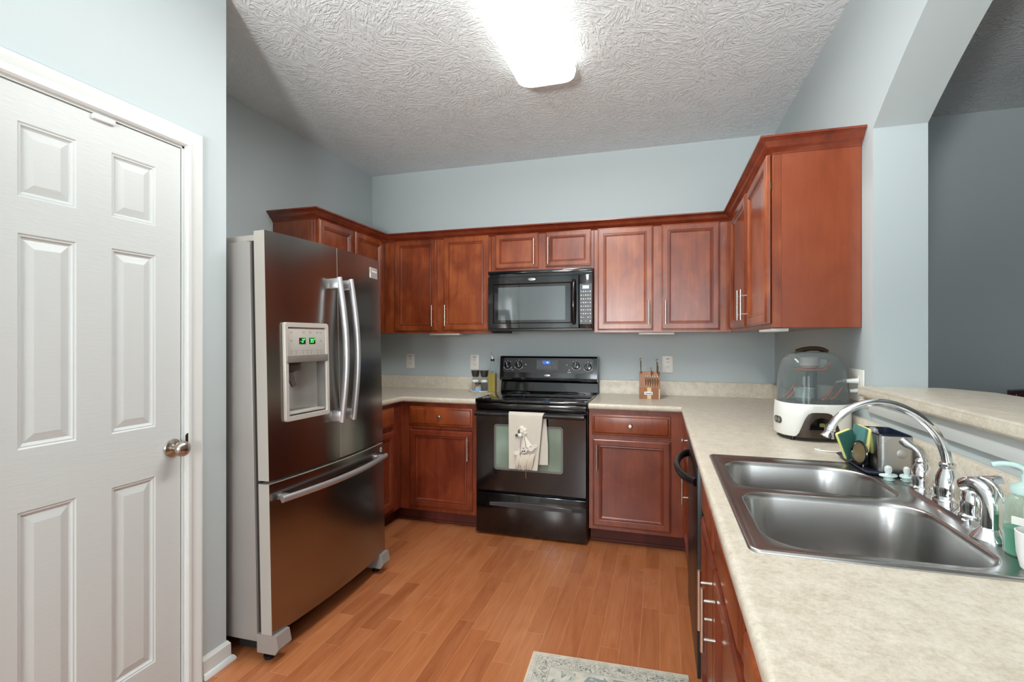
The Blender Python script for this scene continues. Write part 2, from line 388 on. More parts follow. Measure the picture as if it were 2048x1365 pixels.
def B(): return bmesh.new()
def box(bm, x0, x1, y0, y1, z0, z1, bev=0, seg=2, mi=0, Mx=None):
    r = bmesh.ops.create_cube(bm, size=1.0)
    vs = r['verts']
    bmesh.ops.scale(bm, vec=(abs(x1-x0), abs(y1-y0), abs(z1-z0)), verts=vs)
    bmesh.ops.translate(bm, vec=((x0+x1)/2, (y0+y1)/2, (z0+z1)/2), verts=vs)
    if bev > 0:
        es = list({e for v in vs for e in v.link_edges})
        rr = bmesh.ops.bevel(bm, geom=es, offset=bev, segments=seg, profile=.5, affect='EDGES')
        vs = list({v for f in rr['faces'] for v in f.verts} | {v for v in vs if v.is_valid})
    fs = {f for v in vs for f in v.link_faces}
    for f in fs: f.material_index = mi
    if Mx is not None: bmesh.ops.transform(bm, matrix=Mx, verts=list({v for f in fs for v in f.verts}))
    return bm
def frame_of(d):
    d = Vector(d).normalized(); up = Vector((0, 0, 1)) if abs(d.z) < .95 else Vector((1, 0, 0))
    a = d.cross(up).normalized(); b = d.cross(a).normalized(); return a, b
def tube(bm, pts, rad, n=14, cap=True, mi=0, flat=None):
    """swept tube; rad number or list; flat=(sx,sy) squashes the section"""
    pts = [Vector(p) for p in pts]; R = rad if isinstance(rad, (list, tuple)) else [rad]*len(pts)
    rings = []; a = b = None
    for i, p in enumerate(pts):
        t = (pts[min(i+1, len(pts)-1)]-pts[max(i-1, 0)]).normalized()
        if a is None: a, b = frame_of(t)
        else:
            a = (a - t*a.dot(t)).normalized(); b = t.cross(a).normalized()
        sx, sy = flat if flat else (1, 1)
        rings.append([bm.verts.new(p + a*math.cos(2*PI*k/n)*R[i]*sx + b*math.sin(2*PI*k/n)*R[i]*sy) for k in range(n)])
    for r0, r1 in zip(rings, rings[1:]):
        for k in range(n):
            f = bm.faces.new((r0[k], r0[(k+1) % n], r1[(k+1) % n], r1[k])); f.material_index = mi
    if cap:
        for r in (rings[0], rings[-1]):
            f = bm.faces.new(r); f.material_index = mi
    return bm
def cyl(bm, p0, p1, r, n=20, r2=None, mi=0): return tube(bm, [p0, p1], [r, r if r2 is None else r2], n, mi=mi)
def lathe(bm, prof, c=(0, 0, 0), axis=(0, 0, 1), n=28, mi=0, sx=1, sy=1, mats=None):
    """prof: list of (radius, height)"""
    ax = Vector(axis).normalized(); 
    if abs(ax.z) > .99: a, b = Vector((1, 0, 0)), Vector((0, 1, 0))
    else: a, b = frame_of(ax)
    c = Vector(c); rings = []
    for r, h in prof:
        if r < 1e-6: rings.append([bm.verts.new(c+ax*h)])
        else: rings.append([bm.verts.new(c+ax*h+a*math.cos(2*PI*k/n)*r*sx+b*math.sin(2*PI*k/n)*r*sy) for k in range(n)])
    for i, (r0, r1) in enumerate(zip(rings, rings[1:])):
        m = mats[i] if mats else mi
        for k in range(n):
            if len(r0) == 1 and len(r1) == 1: continue
            if len(r0) == 1: f = bm.faces.new((r0[0], r1[(k+1) % n], r1[k]))
            elif len(r1) == 1: f = bm.faces.new((r0[k], r0[(k+1) % n], r1[0]))
            else: f = bm.faces.new((r0[k], r0[(k+1) % n], r1[(k+1) % n], r1[k]))
            f.material_index = m
    return bm
def poly_prism(bm, pts, z0, z1, mi=0, Mx=None):
    lo = [bm.verts.new((x, y, z0)) for x, y in pts]; hi = [bm.verts.new((x, y, z1)) for x, y in pts]
    n = len(pts); fs = [bm.faces.new(lo[::-1]), bm.faces.new(hi)]
    for i in range(n): fs.append(bm.faces.new((lo[i], lo[(i+1) % n], hi[(i+1) % n], hi[i])))
    for f in fs: f.material_index = mi
    if Mx is not None: bmesh.ops.transform(bm, matrix=Mx, verts=lo+hi)
    return bm
def rr(cx, cy, hx, hy, r, n=6):
    """rounded rectangle outline"""
    out = []
    for (sx, sy, a0) in ((1, 1, 0), (-1, 1, 90), (-1, -1, 180), (1, -1, 270)):
        for k in range(n+1):
            a = math.radians(a0+90*k/n); out.append((cx+sx*(hx-r)+r*math.cos(a), cy+sy*(hy-r)+r*math.sin(a)))
    return out
def bridge(bm, A, Bb, mi=0, closed=True):
    n = len(A)
    for k in range(n if closed else n-1):
        f = bm.faces.new((A[k], A[(k+1) % n], Bb[(k+1) % n], Bb[k])); f.material_index = mi
def rings(bm, loops, mi=0, cap0=False, cap1=False, Mx=None):
    vs = [[bm.verts.new(p) for p in L] for L in loops]
    for a, b in zip(vs, vs[1:]): bridge(bm, a, b, mi)
    if cap0: bm.faces.new(vs[0][::-1]).material_index = mi
    if cap1: bm.faces.new(vs[-1]).material_index = mi
    if Mx is not None: bmesh.ops.transform(bm, matrix=Mx, verts=[v for r in vs for v in r])
    return vs
def rect_rings(bm, Mx, u0, u1, v0, v1, prof, mi=0, cap0=True):
    """prof: (inset, depth) pairs; plane u,v with outward w"""
    return rings(bm, [[(u0+i, v0+i, d), (u1-i, v0+i, d), (u1-i, v1-i, d), (u0+i, v1-i, d)] for i, d in prof], mi, cap0, True, Mx)
def sweep(bm, path, prof, z=0, closed_prof=True, mi=0, side=1):
    """path: 2D polyline; prof: (out, up); mitred; out is to the right of travel when side=1"""
    P = [Vector((x, y)) for x, y in path]; loops = []
    for i, p in enumerate(P):
        d0 = (P[i]-P[i-1]).normalized() if i > 0 else None
        d1 = (P[i+1]-P[i]).normalized() if i < len(P)-1 else None
        n0 = Vector((d0.y, -d0.x))*side if d0 else None; n1 = Vector((d1.y, -d1.x))*side if d1 else None
        if n0 is None: nn = n1
        elif n1 is None: nn = n0
        else:
            nn = (n0+n1); nn = nn/nn.length; nn = nn/max(.2, nn.dot(n0))
        loops.append([(p.x+nn.x*o, p.y+nn.y*o, z+u) for o, u in prof])
    return rings(bm, loops, mi, True, True)
def text_bm(s, size, Mx, extrude=.0004, align='CENTER', font_shear=0):
    cu = bpy.data.curves.new('t', 'FONT'); cu.body = s; cu.size = size; cu.extrude = extrude; cu.align_x = align; cu.align_y = 'CENTER'; cu.shear = font_shear
    o = bpy.data.objects.new('t', cu); COL.objects.link(o)
    me = bpy.data.meshes.new_from_object(o); bm = B(); bm.from_mesh(me); bpy.data.objects.remove(o); bpy.data.meshes.remove(me); bpy.data.curves.remove(cu)
    bmesh.ops.transform(bm, matrix=Mx, verts=bm.verts); return bm
# plane frames: columns u, v, w and origin
def plane(u, v, w, o): return Matrix(((u[0], v[0], w[0], o[0]), (u[1], v[1], w[1], o[1]), (u[2], v[2], w[2], o[2]), (0, 0, 0, 1)))
def face_back(y): return plane((1, 0, 0), (0, 0, 1), (0, -1, 0), (0, y, 0))       # u = world x
def face_right(x): return plane((0, 1, 0), (0, 0, 1), (-1, 0, 0), (x, 0, 0))       # u = world y, facing -x
def face_left(x): return plane((0, 1, 0), (0, 0, 1), (1, 0, 0), (x, 0, 0))         # u = world y, facing +x

# ---------------------------------------------------------------- room shell
XL, XD, XR, YB, ZC = -2.424, -1.709, .767, 3.83, 2.755
XR2 = .94; YBK = -3.1; XO = 4.2
b = B(); box(b, XL-.1, XO+.1, YBK-.1, YB+.1, -.06, 0); struct('floor', b, 'floor', smooth=False)
b = B(); box(b, XL-.1, XO+.1, YBK-.1, YB+.1, ZC, ZC+.06); struct('ceiling', b, 'ceiling', smooth=False)
b = B(); box(b, XL-.1, XO+.1, YB, YB+.1, 0, ZC); struct('wall_back', b, 'wall', smooth=False)
b = B(); box(b, XL-.1, XL, 1.5, YB, 0, ZC); struct('wall_left', b, 'wall', smooth=False)
# closet wall with the door opening, and its return beside the refrigerator
DY0, DY1, DZ = .815, 1.436, 2.05
b = B(); box(b, XD-.115, XD, YBK, DY0, 0, ZC); box(b, XD-.115, XD, DY1, 1.62, 0, ZC); box(b, XD-.115, XD, DY0, DY1, DZ, ZC)
box(b, XL, XD-.115, 1.505, 1.62, 0, ZC); struct('wall_closet', b, 'wall', smooth=False)
# right wall with arch and knee wall
b = B(); AY1, AC, AR = 2.172, .572, 2.9
AZ = lambda y: 2.116+math.sqrt(AR**2-(y-AC)**2)-math.sqrt(AR**2-1.6**2)
AY0 = AC-1.6
box(b, XR, XR2, AY1, YB, 0, ZC); box(b, XR, XR2, YBK, AY0, 0, ZC); box(b, XR, XR2, AY0, AY1, 0, 1.1055)
N = 48; ys = [AY0+(AY1-AY0)*k/N for k in range(N+1)]
L = [[b.verts.new(c) for c in ((XR, y, AZ(y)), (XR2, y, AZ(y)), (XR2, y, ZC), (XR, y, ZC))] for y in ys]
for p, q in zip(L, L[1:]): bridge(b, p, q)
struct('wall_right', b, 'wall', ang=20)
# dining end behind the camera: wall with two windows
W = [(-1.4, -.5), (.3, 1.2)]; WZ = (.9, 2.2)
b = B(); xs = [XD-.115, W[0][0], W[0][1], W[1][0], W[1][1], XO]
for i in (0, 2, 4): box(b, xs[i], xs[i+1], YBK-.1, YBK, 0, ZC)
for a, c in W: box(b, a, c, YBK-.1, YBK, 0, WZ[0]); box(b, a, c, YBK-.1, YBK, WZ[1], ZC)
struct('wall_front', b, 'wall', smooth=False)
b = B(); box(b, XO, XO+.1, YBK, YB, 0, ZC); struct('wall_far_right', b, 'wall', smooth=False)
for i, (a, c) in enumerate(W):
    b = B(); f = .06
    box(b, a-f, a, YBK-.02, YBK+.02, WZ[0]-f, WZ[1]+f); box(b, c, c+f, YBK-.02, YBK+.02, WZ[0]-f, WZ[1]+f)
    box(b, a, c, YBK-.02, YBK+.02, WZ[0]-f, WZ[0]); box(b, a, c, YBK-.02, YBK+.02, WZ[1], WZ[1]+f)
    box(b, a, c, YBK-.06, YBK-.03, (WZ[0]+WZ[1])/2-.02, (WZ[0]+WZ[1])/2+.02); box(b, (a+c)/2-.012, (a+c)/2+.012, YBK-.06, YBK-.03, WZ[0], WZ[1])
    struct('window_%d' % (i+1), b, 'white_paint', smooth=False)

# baseboards
def baseboard(name, path, side=1):
    b = B(); sweep(b, path, [(0, 0), (0, .083), (.004, .083), (.008, .076), (.012, .070), (.013, .02), (.020, .018), (.026, .008), (.027, 0)], side=side)
    struct(name, b, 'white_paint', ang=30)
baseboard('baseboard_closet', [(XD, 1.502), (XD, 1.62), (XD-.05, 1.62)])
baseboard('baseboard_closet_front', [(XD, YBK), (XD, .747)])

# door casing
b = B(); cp = [(0, 0), (0, .010), (.006, .016), (.016, .017), (.02, .013), (.03, .013), (.045, .019), (.055, .021), (.062, .019), (.066, .0)]
for (path) in ([(DY1-.004, 0), (DY1-.004, DZ-.004), (DY0+.004, DZ-.004), (DY0+.004, 0)],):
    P2 = path; loops = []
    outs = [(1, 0), (1, 1), (-1, 1), (-1, 0)]
    for (y, z), (oy, oz) in zip(P2, outs):
        loops.append([(XD+h, y+oy*o, z+oz*o) for o, h in cp])
    rings(b, loops, 0, True, True)
# jamb lining and stop
box(b, XD-.115, XD, DY1-.012, DY1, 0, DZ); box(b, XD-.115, XD, DY0, DY0+.012, 0, DZ); box(b, XD-.115, XD, DY0, DY1, DZ-.012, DZ)
struct('trim_1', b, 'white_paint', ang=25)

# closet door (six panels)
b = B(); FX = XD-.004; y0, y1, z0, z1 = DY0+.017, DY1-.016, .012, DZ-.016
cols = [(y0+.09, y0+.248-.005), (1.178, 1.325)]
rows = [(.18, .838), (1.014, 1.621), (1.724, 1.934)]
cols[0] = (.930, 1.076)
# face grid with panels set in
Mx = plane((0, 1, 0), (0, 0, 1), (1, 0, 0), (FX, 0, 0))
ue = [y0, cols[0][0], cols[0][1], cols[1][0], cols[1][1], y1]; ve = [z0, rows[0][0], rows[0][1], rows[1][0], rows[1][1], rows[2][0], rows[2][1], z1]
for i in range(5):
    for j in range(7):
        if i in (1, 3) and j in (1, 3, 5):
            rect_rings(b, Mx, ue[i], ue[i+1], ve[j], ve[j+1], [(0, 0), (.004, -.003), (.008, -.003), (.012, -.007), (.016, -.009), (.040, -.003), (.041, -.003)], cap0=False)
        else:
            vs = [b.verts.new(Mx @ Vector(c)) for c in ((ue[i], ve[j], 0), (ue[i+1], ve[j], 0), (ue[i+1], ve[j+1], 0), (ue[i], ve[j+1], 0))]; b.faces.new(vs)
bmesh.ops.remove_doubles(b, verts=b.verts, dist=.00001)
box(b, FX-.035, FX-.010, y0, y1, z0, z1)
for (ya, yb_, za, zb_) in ((y0, y0+.002, z0, z1), (y1-.002, y1, z0, z1), (y0, y1, z0, z0+.002), (y0, y1, z1-.002, z1)): box(b, FX-.012, FX-.0002, ya, yb_, za, zb_)
door = struct('door_1', b, 'door_white', ang=12)
b = B(); lathe(b, [(0, 0), (.033, 0), (.034, .003), (.032, .007), (.020, .013), (.012, .016), (.0115, .026), (.017, .030), (.026, .040), (.0285, .050), (.026, .058), (.016, .066), (0, .069)], (FX, 1.388, .925), (1, 0, 0), 32)
obj('door_knob', b, 'nickel_warm', door)
b = B(); poly_prism(b, rr(0, 0, .012, .028, .011), -.0012, .0012, Mx=plane((0, 1, 0), (0, 0, 1), (1, 0, 0), (XD+.0135, 1.438, .944))); obj('strike_plate', b, plain('dark_bronze', '#5A4638', .35, .8), door)
b = B(); box(b, FX-.002, FX+.010, 1.118, 1.185, DZ-.030, DZ-.014, .002); obj('latch_cover', b, 'white_paint', door)
# closet interior back so the gap is dark
b = B(); box(b, XD-.9, XD-.8, .3, 1.5, 0, ZC); struct('wall_closet_inner', b, 'wall', smooth=False)

# ---------------------------------------------------------------- cabinetry
def bar_pull(parent, Mx, u, v0, v1, w0, horizontal=False, r=.0055, st=.032):
    b = B()
    def p(uu, vv, ww): return Mx @ Vector((uu, vv, ww))
    if horizontal:
        tube(b, [p(v0, u, w0+st), p(v1, u, w0+st)], r, 14); q = .02
        for t_ in (v0+(v1-v0)*.18, v1-(v1-v0)*.18): tube(b, [p(t_, u, w0), p(t_, u, w0+st)], r*.75, 10)
    else:
        tube(b, [p(u, v0, w0+st), p(u, v1, w0+st)], r, 14)
        for t_ in (v0+(v1-v0)*.2, v1-(v1-v0)*.2): tube(b, [p(u, t_, w0), p(u, t_, w0+st)], r*.75, 10)
    return obj('handle', b, 'nickel', parent)
DPROF = [(0, 0), (0, .013), (.003, .0165), (.006, .0168), (.010, .0200), (.040, .0200), (.043, .0165), (.046, .0165), (.050, .0178), (.053, .0125), (.055, .0125), (.060, .007)]
def cab_door(parent, Mx, u0, u1, v0, v1, mat, pull=None, name='door', k=1.0):
    b = B(); rect_rings(b, Mx, u0, u1, v0, v1, [(i*k, d) for i, d in DPROF])
    # darker glaze line sits in the inner groove
    for f in b.faces:
        pass
    d = obj(name, b, mat, parent, ang=20)
    b = B(); i0, i1 = .0425*k, .0462*k
    L0 = [(u0+i0, v0+i0, .0172), (u1-i0, v0+i0, .0172), (u1-i0, v1-i0, .0172), (u0+i0, v1-i0, .0172)]
    L1 = [(u0+i1, v0+i1, .0172), (u1-i1, v0+i1, .0172), (u1-i1, v1-i1, .0172), (u0+i1, v1-i1, .0172)]
    L2 = [(u, v, .0165) for u, v, _ in L1]; L3 = [(u, v, .0165) for u, v, _ in L0]
    rings(b, [L0, L1, L2, L3, L0], 0, Mx=Mx); bmesh.ops.remove_doubles(b, verts=b.verts, dist=1e-6)
    obj('glaze_line', b, 'glaze', d)
    if pull: bar_pull(d, Mx, pull[0], pull[1], pull[2], .019)
    return d
def cab_drawer(parent, Mx, u0, u1, v0, v1, mat, knob=True, name='drawer'):
    b = B(); rect_rings(b, Mx, u0, u1, v0, v1, [(0, 0), (0, .008), (.003, .011), (.012, .013), (.017, .0185), (.020, .0195)])
    d = obj(name, b, mat, parent, ang=20)
    if knob:
        c = Mx @ Vector(((u0+u1)/2, (v0+v1)/2, .0195)); ax = (Mx.to_3x3() @ Vector((0, 0, 1)))
        b = B(); lathe(b, [(0, 0), (.005, 0), (.0045, .012), (.009, .016), (.0135, .021), (.0135, .025), (.010, .029), (0, .030)], c, ax, 22); obj('knob', b, 'nickel', d)
    return d

ZU, ZT = 1.372, 2.134; YU = 3.505; XUR = .4485; XUL = -2.099
def carcass(parent, bxs, mat, name='carcass'):
    b = B()
    for q in bxs: box(b, *q, bev=.0015, seg=1)
    return obj(name, b, mat, parent, smooth=False)
def stile_frame(parent, Mx, u0, u1, v0, v1, stiles, rails, mat, t=.019):
    """face frame: stiles list of (u0,u1), rails list of (v0,v1)"""
    b = B()
    for a, c in stiles: box(b, a, c, v0, v1, -t, 0, .001, 1, Mx=Mx)
    for a, c in rails: box(b, u0+.003, u1-.003, a, c, -t, -.0006, 0, Mx=Mx)
    return obj('face_frame', b, mat, parent, smooth=False)

# upper, left of corner (facing +x)
Mf = face_left(XUL)
t = thing('wall_cabinet', 'cherry upper cabinet on the left wall beyond the refrigerator, two doors partly hidden by it', 'cabinet', (-2.26, 3.08, ZU))
carcass(t, [(XL+.003, XUL-.019, 2.66, YB-.004, ZU, ZT)], 'cherry')
stile_frame(t, Mf, 2.66, YU, ZU, ZT, [(2.66, 2.70), (3.05, 3.085), (3.44, YU)], [(ZU, ZU+.03), (ZT-.035, ZT)], 'cherry')
cab_door(t, Mf, 2.685, 3.055, 1.39, 2.097, 'cherry', (3.03, 1.43, 1.58)); cab_door(t, Mf, 3.078, 3.448, 1.39, 2.097, 'cherry', (3.105, 1.43, 1.58))
# back wall uppers
Mb = face_back(YU)
def upper_back(name, label, x0, x1, z0, doors, stiles):
    t = thing(name, label, 'cabinet', ((x0+x1)/2, 3.66, z0))
    carcass(t, [(x0+.001, x1-.001, YU+.019, YB-.003, z0, ZT)], 'cherry')
    stile_frame(t, Mb, x0+.001, x1-.001, z0, ZT, stiles, [(z0, z0+.025), (ZT-.035, ZT)], 'cherry')
    for d in doors: cab_door(t, Mb, *d[:4], 'cherry', d[4], k=d[5] if len(d) > 5 else 1)
    return t
upper_back('wall_cabinet', 'cherry upper cabinet on the back wall between the left corner and the microwave', XUL, -1.2065, ZU,
    [(-2.007, -1.643, 1.390, 2.097, (-1.672, 1.425, 1.585)), (-1.586, -1.223, 1.395, 2.102, (-1.562, 1.425, 1.585))], [(XUL, -2.0), (-1.655, -1.575), (-1.235, -1.2075)])
upper_back('wall_cabinet', 'short cherry two-door cabinet right above the black microwave', -1.2055, -.443, 1.822,
    [(-1.17, -.842, 1.845, 2.097, (-.868, 1.862, 2.05), .85), (-.788, -.463, 1.845, 2.097, (-.763, 1.862, 2.05), .85)], [(-1.2055, -1.16), (-.85, -.78), (-.475, -.444)])
upper_back('wall_cabinet', 'cherry upper cabinet on the back wall above the knife block', -.442, XUR-.001, ZU,
    [(-.416, -.044, 1.388, 2.098, (-.070, 1.425, 1.585)), (.011, .376, 1.388, 2.098, (.037, 1.425, 1.585))], [(-.442, -.405), (-.055, .022), (.365, XUR-.001)])
# right wall upper (facing -x), end panel toward camera
Mr = face_right(XUR)
t = thing('wall_cabinet', 'tall cherry upper cabinet on the right wall with its plain side panel in view', 'cabinet', (.61, 2.9, ZU))
M['cherry_panel'] = mat_wood('cherry_side_veneer', '#7A3519', '#8A4020', '#964C2A')
carcass(t, [(XUR+.034, XR-.003, 2.285, YB-.004, ZU+.002, ZT)], 'cherry')
b = B(); box(b, XUR+.032, XR-.002, 2.277, 2.284, ZU, ZT, .001, 1); obj('side_panel', b, 'cherry_panel', t, smooth=False)
stile_frame(t, Mr, 2.277, YU-.001, ZU, ZT, [(2.277, 2.32), (2.84, 2.88), (3.41, YU-.001)], [(ZU, ZU+.025), (ZT-.035, ZT)], 'cherry', t=.032)
d = cab_door(t, Mr, 2.868, 3.425, 1.390, 2.097, 'cherry', (2.895, 1.425, 1.585))
Ms = face_right(XUR) @ Matrix.Translation((2.303, 0, .004)) @ Matrix.Rotation(math.radians(1.2), 4, 'Y') @ Matrix.Translation((-2.303, 0, 0))
d = cab_door(t, Ms, 2.303, 2.855, 1.390, 2.097, 'cherry', (2.828, 1.425, 1.585))
b = B(); box(b, XUR-.004, XUR, 2.291, 2.302, 1.95, 1.98, .001); obj('hinge', b, 'seam', t)

# crown moulding
b = B()
cpf = [(0, 2.090), (.004, 2.090), (.006, 2.098), (.010, 2.100), (.012, 2.106), (.020, 2.110), (.032, 2.122), (.040, 2.136), (.046, 2.138), (.050, 2.142), (.055, 2.144), (.055, 2.152), (0, 2.152)]
sweep(b, [(XL+.001, 2.66), (XUL, 2.66), (XUL, YU), (XUR, YU), (XUR, 2.277), (XR-.002, 2.277)], cpf, side=1)
solo('crown_moulding', b, 'crown', 'dark cherry crown moulding running along the tops of the wall cabinets', 'moulding', ang=50)

# base cabinets
YBF = 3.212; XBR = .157; XBL = -1.80; ZCAB = .874
Mbb = face_back(YBF)
def base_back(label, x0, x1, stiles, drawer, door, pull, toe_x):
    t = thing('base_cabinet', label, 'cabinet', ((x0+x1)/2, 3.5, 0))
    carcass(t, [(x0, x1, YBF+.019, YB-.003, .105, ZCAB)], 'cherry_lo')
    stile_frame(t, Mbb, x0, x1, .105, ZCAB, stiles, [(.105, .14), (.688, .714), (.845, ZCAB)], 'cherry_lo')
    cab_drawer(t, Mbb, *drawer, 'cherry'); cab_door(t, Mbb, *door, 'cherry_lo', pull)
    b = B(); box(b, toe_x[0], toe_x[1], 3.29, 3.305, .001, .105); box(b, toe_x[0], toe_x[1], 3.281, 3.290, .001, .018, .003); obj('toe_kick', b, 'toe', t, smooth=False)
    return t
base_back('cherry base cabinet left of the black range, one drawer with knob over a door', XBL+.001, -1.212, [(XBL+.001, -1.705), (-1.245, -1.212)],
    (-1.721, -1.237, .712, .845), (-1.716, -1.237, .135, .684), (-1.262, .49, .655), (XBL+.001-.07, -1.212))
base_back('cherry base cabinet right of the black range, one drawer with knob over a door', -.438, XBR+.001, [(-.438, -.405), (.055, XBR+.001)],
    (-.418, .064, .714, .846), (-.412, .064, .130, .690), (-.382, .49, .655), (-.438, XBR+.06))
Mlb = face_left(XBL)
t = thing('base_cabinet', 'cherry base cabinet on the left wall tucked behind the refrigerator, drawer over door', 'cabinet', (-2.1, 2.9, 0))
carcass(t, [(XL+.003, XBL-.019, 2.60, YB-.004, .105, ZCAB)], 'cherry_lo')
stile_frame(t, Mlb, 2.60, YBF, .105, ZCAB, [(2.60, 2.64), (3.09, YBF)], [(.105, .14), (.688, .714), (.845, ZCAB)], 'cherry_lo')
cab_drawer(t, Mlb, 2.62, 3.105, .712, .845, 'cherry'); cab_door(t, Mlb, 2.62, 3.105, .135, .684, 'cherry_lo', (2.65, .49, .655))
b = B(); box(b, XBL-.085, XBL-.07, 2.60, 3.29, .001, .105); obj('toe_kick', b, 'toe', t, smooth=False)

Mrb = face_right(XBR)
def base_right(name, label, y0, y1, stiles, rails, mat='cherry_lo'):
    t = thing(name, label, 'cabinet', (.44, (y0+y1)/2, 0))
    ztop = ZCAB
    if name == 'sink_base_cabinet':
        b = B(); box(b, XBR+.019, XR-.004, y0, y0+.018, .105, ztop); box(b, XBR+.019, XR-.004, y1-.018, y1, .105, ztop)
        box(b, XBR+.019, XR-.004, y0, y1, .105, .122); box(b, XR-.014, XR-.004, y0, y1, .12, ztop); obj('carcass', b, mat, t, smooth=False)
    else: carcass(t, [(XBR+.019, XR-.004, y0, y1, .105, ztop)], mat)
    stile_frame(t, Mrb, y0, y1, .105, ZCAB, stiles, rails, mat)
    b = B(); box(b, XBR+.07, XBR+.085, y0, y1, .001, .105); obj('toe_kick', b, 'toe', t, smooth=False)
    return t
RL = [(.105, .14), (.688, .714), (.845, ZCAB)]
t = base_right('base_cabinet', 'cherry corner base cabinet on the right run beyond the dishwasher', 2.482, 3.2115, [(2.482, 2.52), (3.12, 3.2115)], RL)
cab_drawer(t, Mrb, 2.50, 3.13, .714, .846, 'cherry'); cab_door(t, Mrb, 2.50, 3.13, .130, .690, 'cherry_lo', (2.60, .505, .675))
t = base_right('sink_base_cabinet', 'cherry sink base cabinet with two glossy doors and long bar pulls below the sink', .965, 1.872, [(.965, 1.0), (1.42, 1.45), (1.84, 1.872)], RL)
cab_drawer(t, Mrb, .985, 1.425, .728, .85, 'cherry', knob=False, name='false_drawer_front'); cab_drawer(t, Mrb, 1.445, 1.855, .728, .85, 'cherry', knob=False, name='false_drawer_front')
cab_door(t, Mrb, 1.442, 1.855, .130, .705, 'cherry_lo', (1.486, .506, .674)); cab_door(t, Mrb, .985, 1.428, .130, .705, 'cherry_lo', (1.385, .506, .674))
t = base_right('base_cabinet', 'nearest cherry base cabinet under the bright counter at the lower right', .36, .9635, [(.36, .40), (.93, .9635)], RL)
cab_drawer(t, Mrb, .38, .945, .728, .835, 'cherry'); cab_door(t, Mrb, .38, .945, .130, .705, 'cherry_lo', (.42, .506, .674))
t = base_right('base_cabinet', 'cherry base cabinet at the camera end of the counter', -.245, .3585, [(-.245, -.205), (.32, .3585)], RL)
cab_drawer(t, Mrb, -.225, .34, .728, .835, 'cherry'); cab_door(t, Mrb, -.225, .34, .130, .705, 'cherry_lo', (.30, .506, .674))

# dishwasher
t = thing('dishwasher', 'black dishwasher in the right run with a bowed black towel-bar handle', 'dishwasher', (.45, 2.177, 0))
b = B(); box(b, .16, XR-.01, 1.876, 2.478, .10, .872); obj('tub', b, 'black_matte', t, smooth=False)
b = B(); box(b, .128, .16, 1.879, 2.475, .115, .868, .002); obj('door', b, 'black_satin', t)
b = B(); pts = []
for k in range(17):
    s = k/16; y = 1.93+s*.50; o = .058*math.sin(PI*min(1, max(0, s)))**.6
    pts.append((.127-o, y, .80))
tube(b, pts, .013, 14, flat=(1.0, 1.25)); obj('handle', b, 'black_satin', t)
b = B(); box(b, .175, .19, 1.88, 2.474, .001, .11); obj('kick_plate', b, 'black_satin', t, smooth=False)
b = B(); box(b, .1265, .1285, 2.30, 2.44, .84, .856); obj('control_strip', b, 'panel_grey', t, smooth=False)

# ---------------------------------------------------------------- worktops
ZW = .914; TH = .038; XCR = .124; YCF = 3.182; XCL = -1.767
nose = [(0, -TH), (.010, -TH), (.017, -TH+.004), (.021, -TH+.011), (.022, -.012), (.019, -.004), (.012, 0), (0, 0)]
def splash(b, path, side):
    sweep(b, path, [(0, 0), (.017, 0), (.018, .095), (.014, .101), (.008, .102), (0, .102)], z=ZW, side=side)
b = B()
box(b, XL+.001, XCL-.022, 2.56, YB-.002, ZW-TH, ZW); box(b, XCL-.022, -1.2095, YCF+.022, YB-.002, ZW-TH, ZW)
sweep(b, [(XCL-.022, 2.56), (XCL-.022, YCF-.008), (XCL-.012, YCF+.022), (-1.2095, YCF+.022)], nose, z=ZW, side=1)
splash(b, [(XL+.002, 2.56), (XL+.002, YB-.002), (-1.2095, YB-.002)], 1)
solo('countertop', b, 'counter', 'L-shaped speckled cream countertop left of the range with low backsplash', 'countertop', ang=40)
# right worktop with sink cut-out
SX0, SX1, SY0, SY1 = .165, .722, 1.045, 1.878
hx0, hx1, hy0, hy1 = SX0+.012, SX1-.012, SY0+.012, SY1-.012
b = B()
box(b, -.4385, XR-.002, YCF+.022, YB-.002, ZW-TH, ZW)
x0, x1 = XCR+.022, XR-.002
box(b, x0, x1, hy1, YCF+.022, ZW-TH, ZW); box(b, x0, x1, -.27, hy0, ZW-TH, ZW)
box(b, x0, hx0, hy0, hy1, ZW-TH, ZW); box(b, hx1, x1, hy0, hy1, ZW-TH, ZW)
sweep(b, [(-.4385, YCF+.022), (x0, YCF+.022), (x0, -.27)], nose, z=ZW, side=1)
splash(b, [(-.4385, YB-.002), (XR-.002, YB-.002), (XR-.002, -.27)], 1)
solo('countertop', b, 'counter', 'long speckled cream countertop holding the sink, running right of the range', 'countertop', ang=40)
# raised bar
b = B(); zb0, zb1 = 1.106, 1.146
pl = [(.725, -.85), (1.08, -.85), (1.08, 2.04), (1.0, 2.19), (.9425, 2.20), (.9425, 2.170), (.7655, 2.170), (.7655, 2.20), (.735, 2.20), (.725, 2.19)]
poly_prism(b, pl, zb0, zb1)
es = [e for e in b.edges if abs(e.verts[0].co.z-e.verts[1].co.z) < 1e-6]
bmesh.ops.bevel(b, geom=es, offset=.012, segments=4, profile=.5, affect='EDGES')
solo('bar_ledge', b, 'counter', 'raised speckled cream bar ledge on the half wall under the arch', 'countertop', ang=40)
b = B(); box(b, .750, XR-.0005, -.85, 2.165, 1.050, 1.1055, .003); struct('trim_2', b, 'white_paint')
b = B(); box(b, XR2+.0005, .958, -.85, 2.165, 1.050, 1.1055, .003); struct('trim_3', b, 'white_paint')
b = B(); tube(b, [(.766, 2.185, 1.085), (.755, 2.182, 1.083), (.742, 2.180, 1.077), (.735, 2.178, 1.068)], [.021, .024, .023, .015], 20)
solo('wall_fitting', b, 'cream_plastic', 'rounded cream fitting on the wall just under the end of the bar ledge', 'fitting')

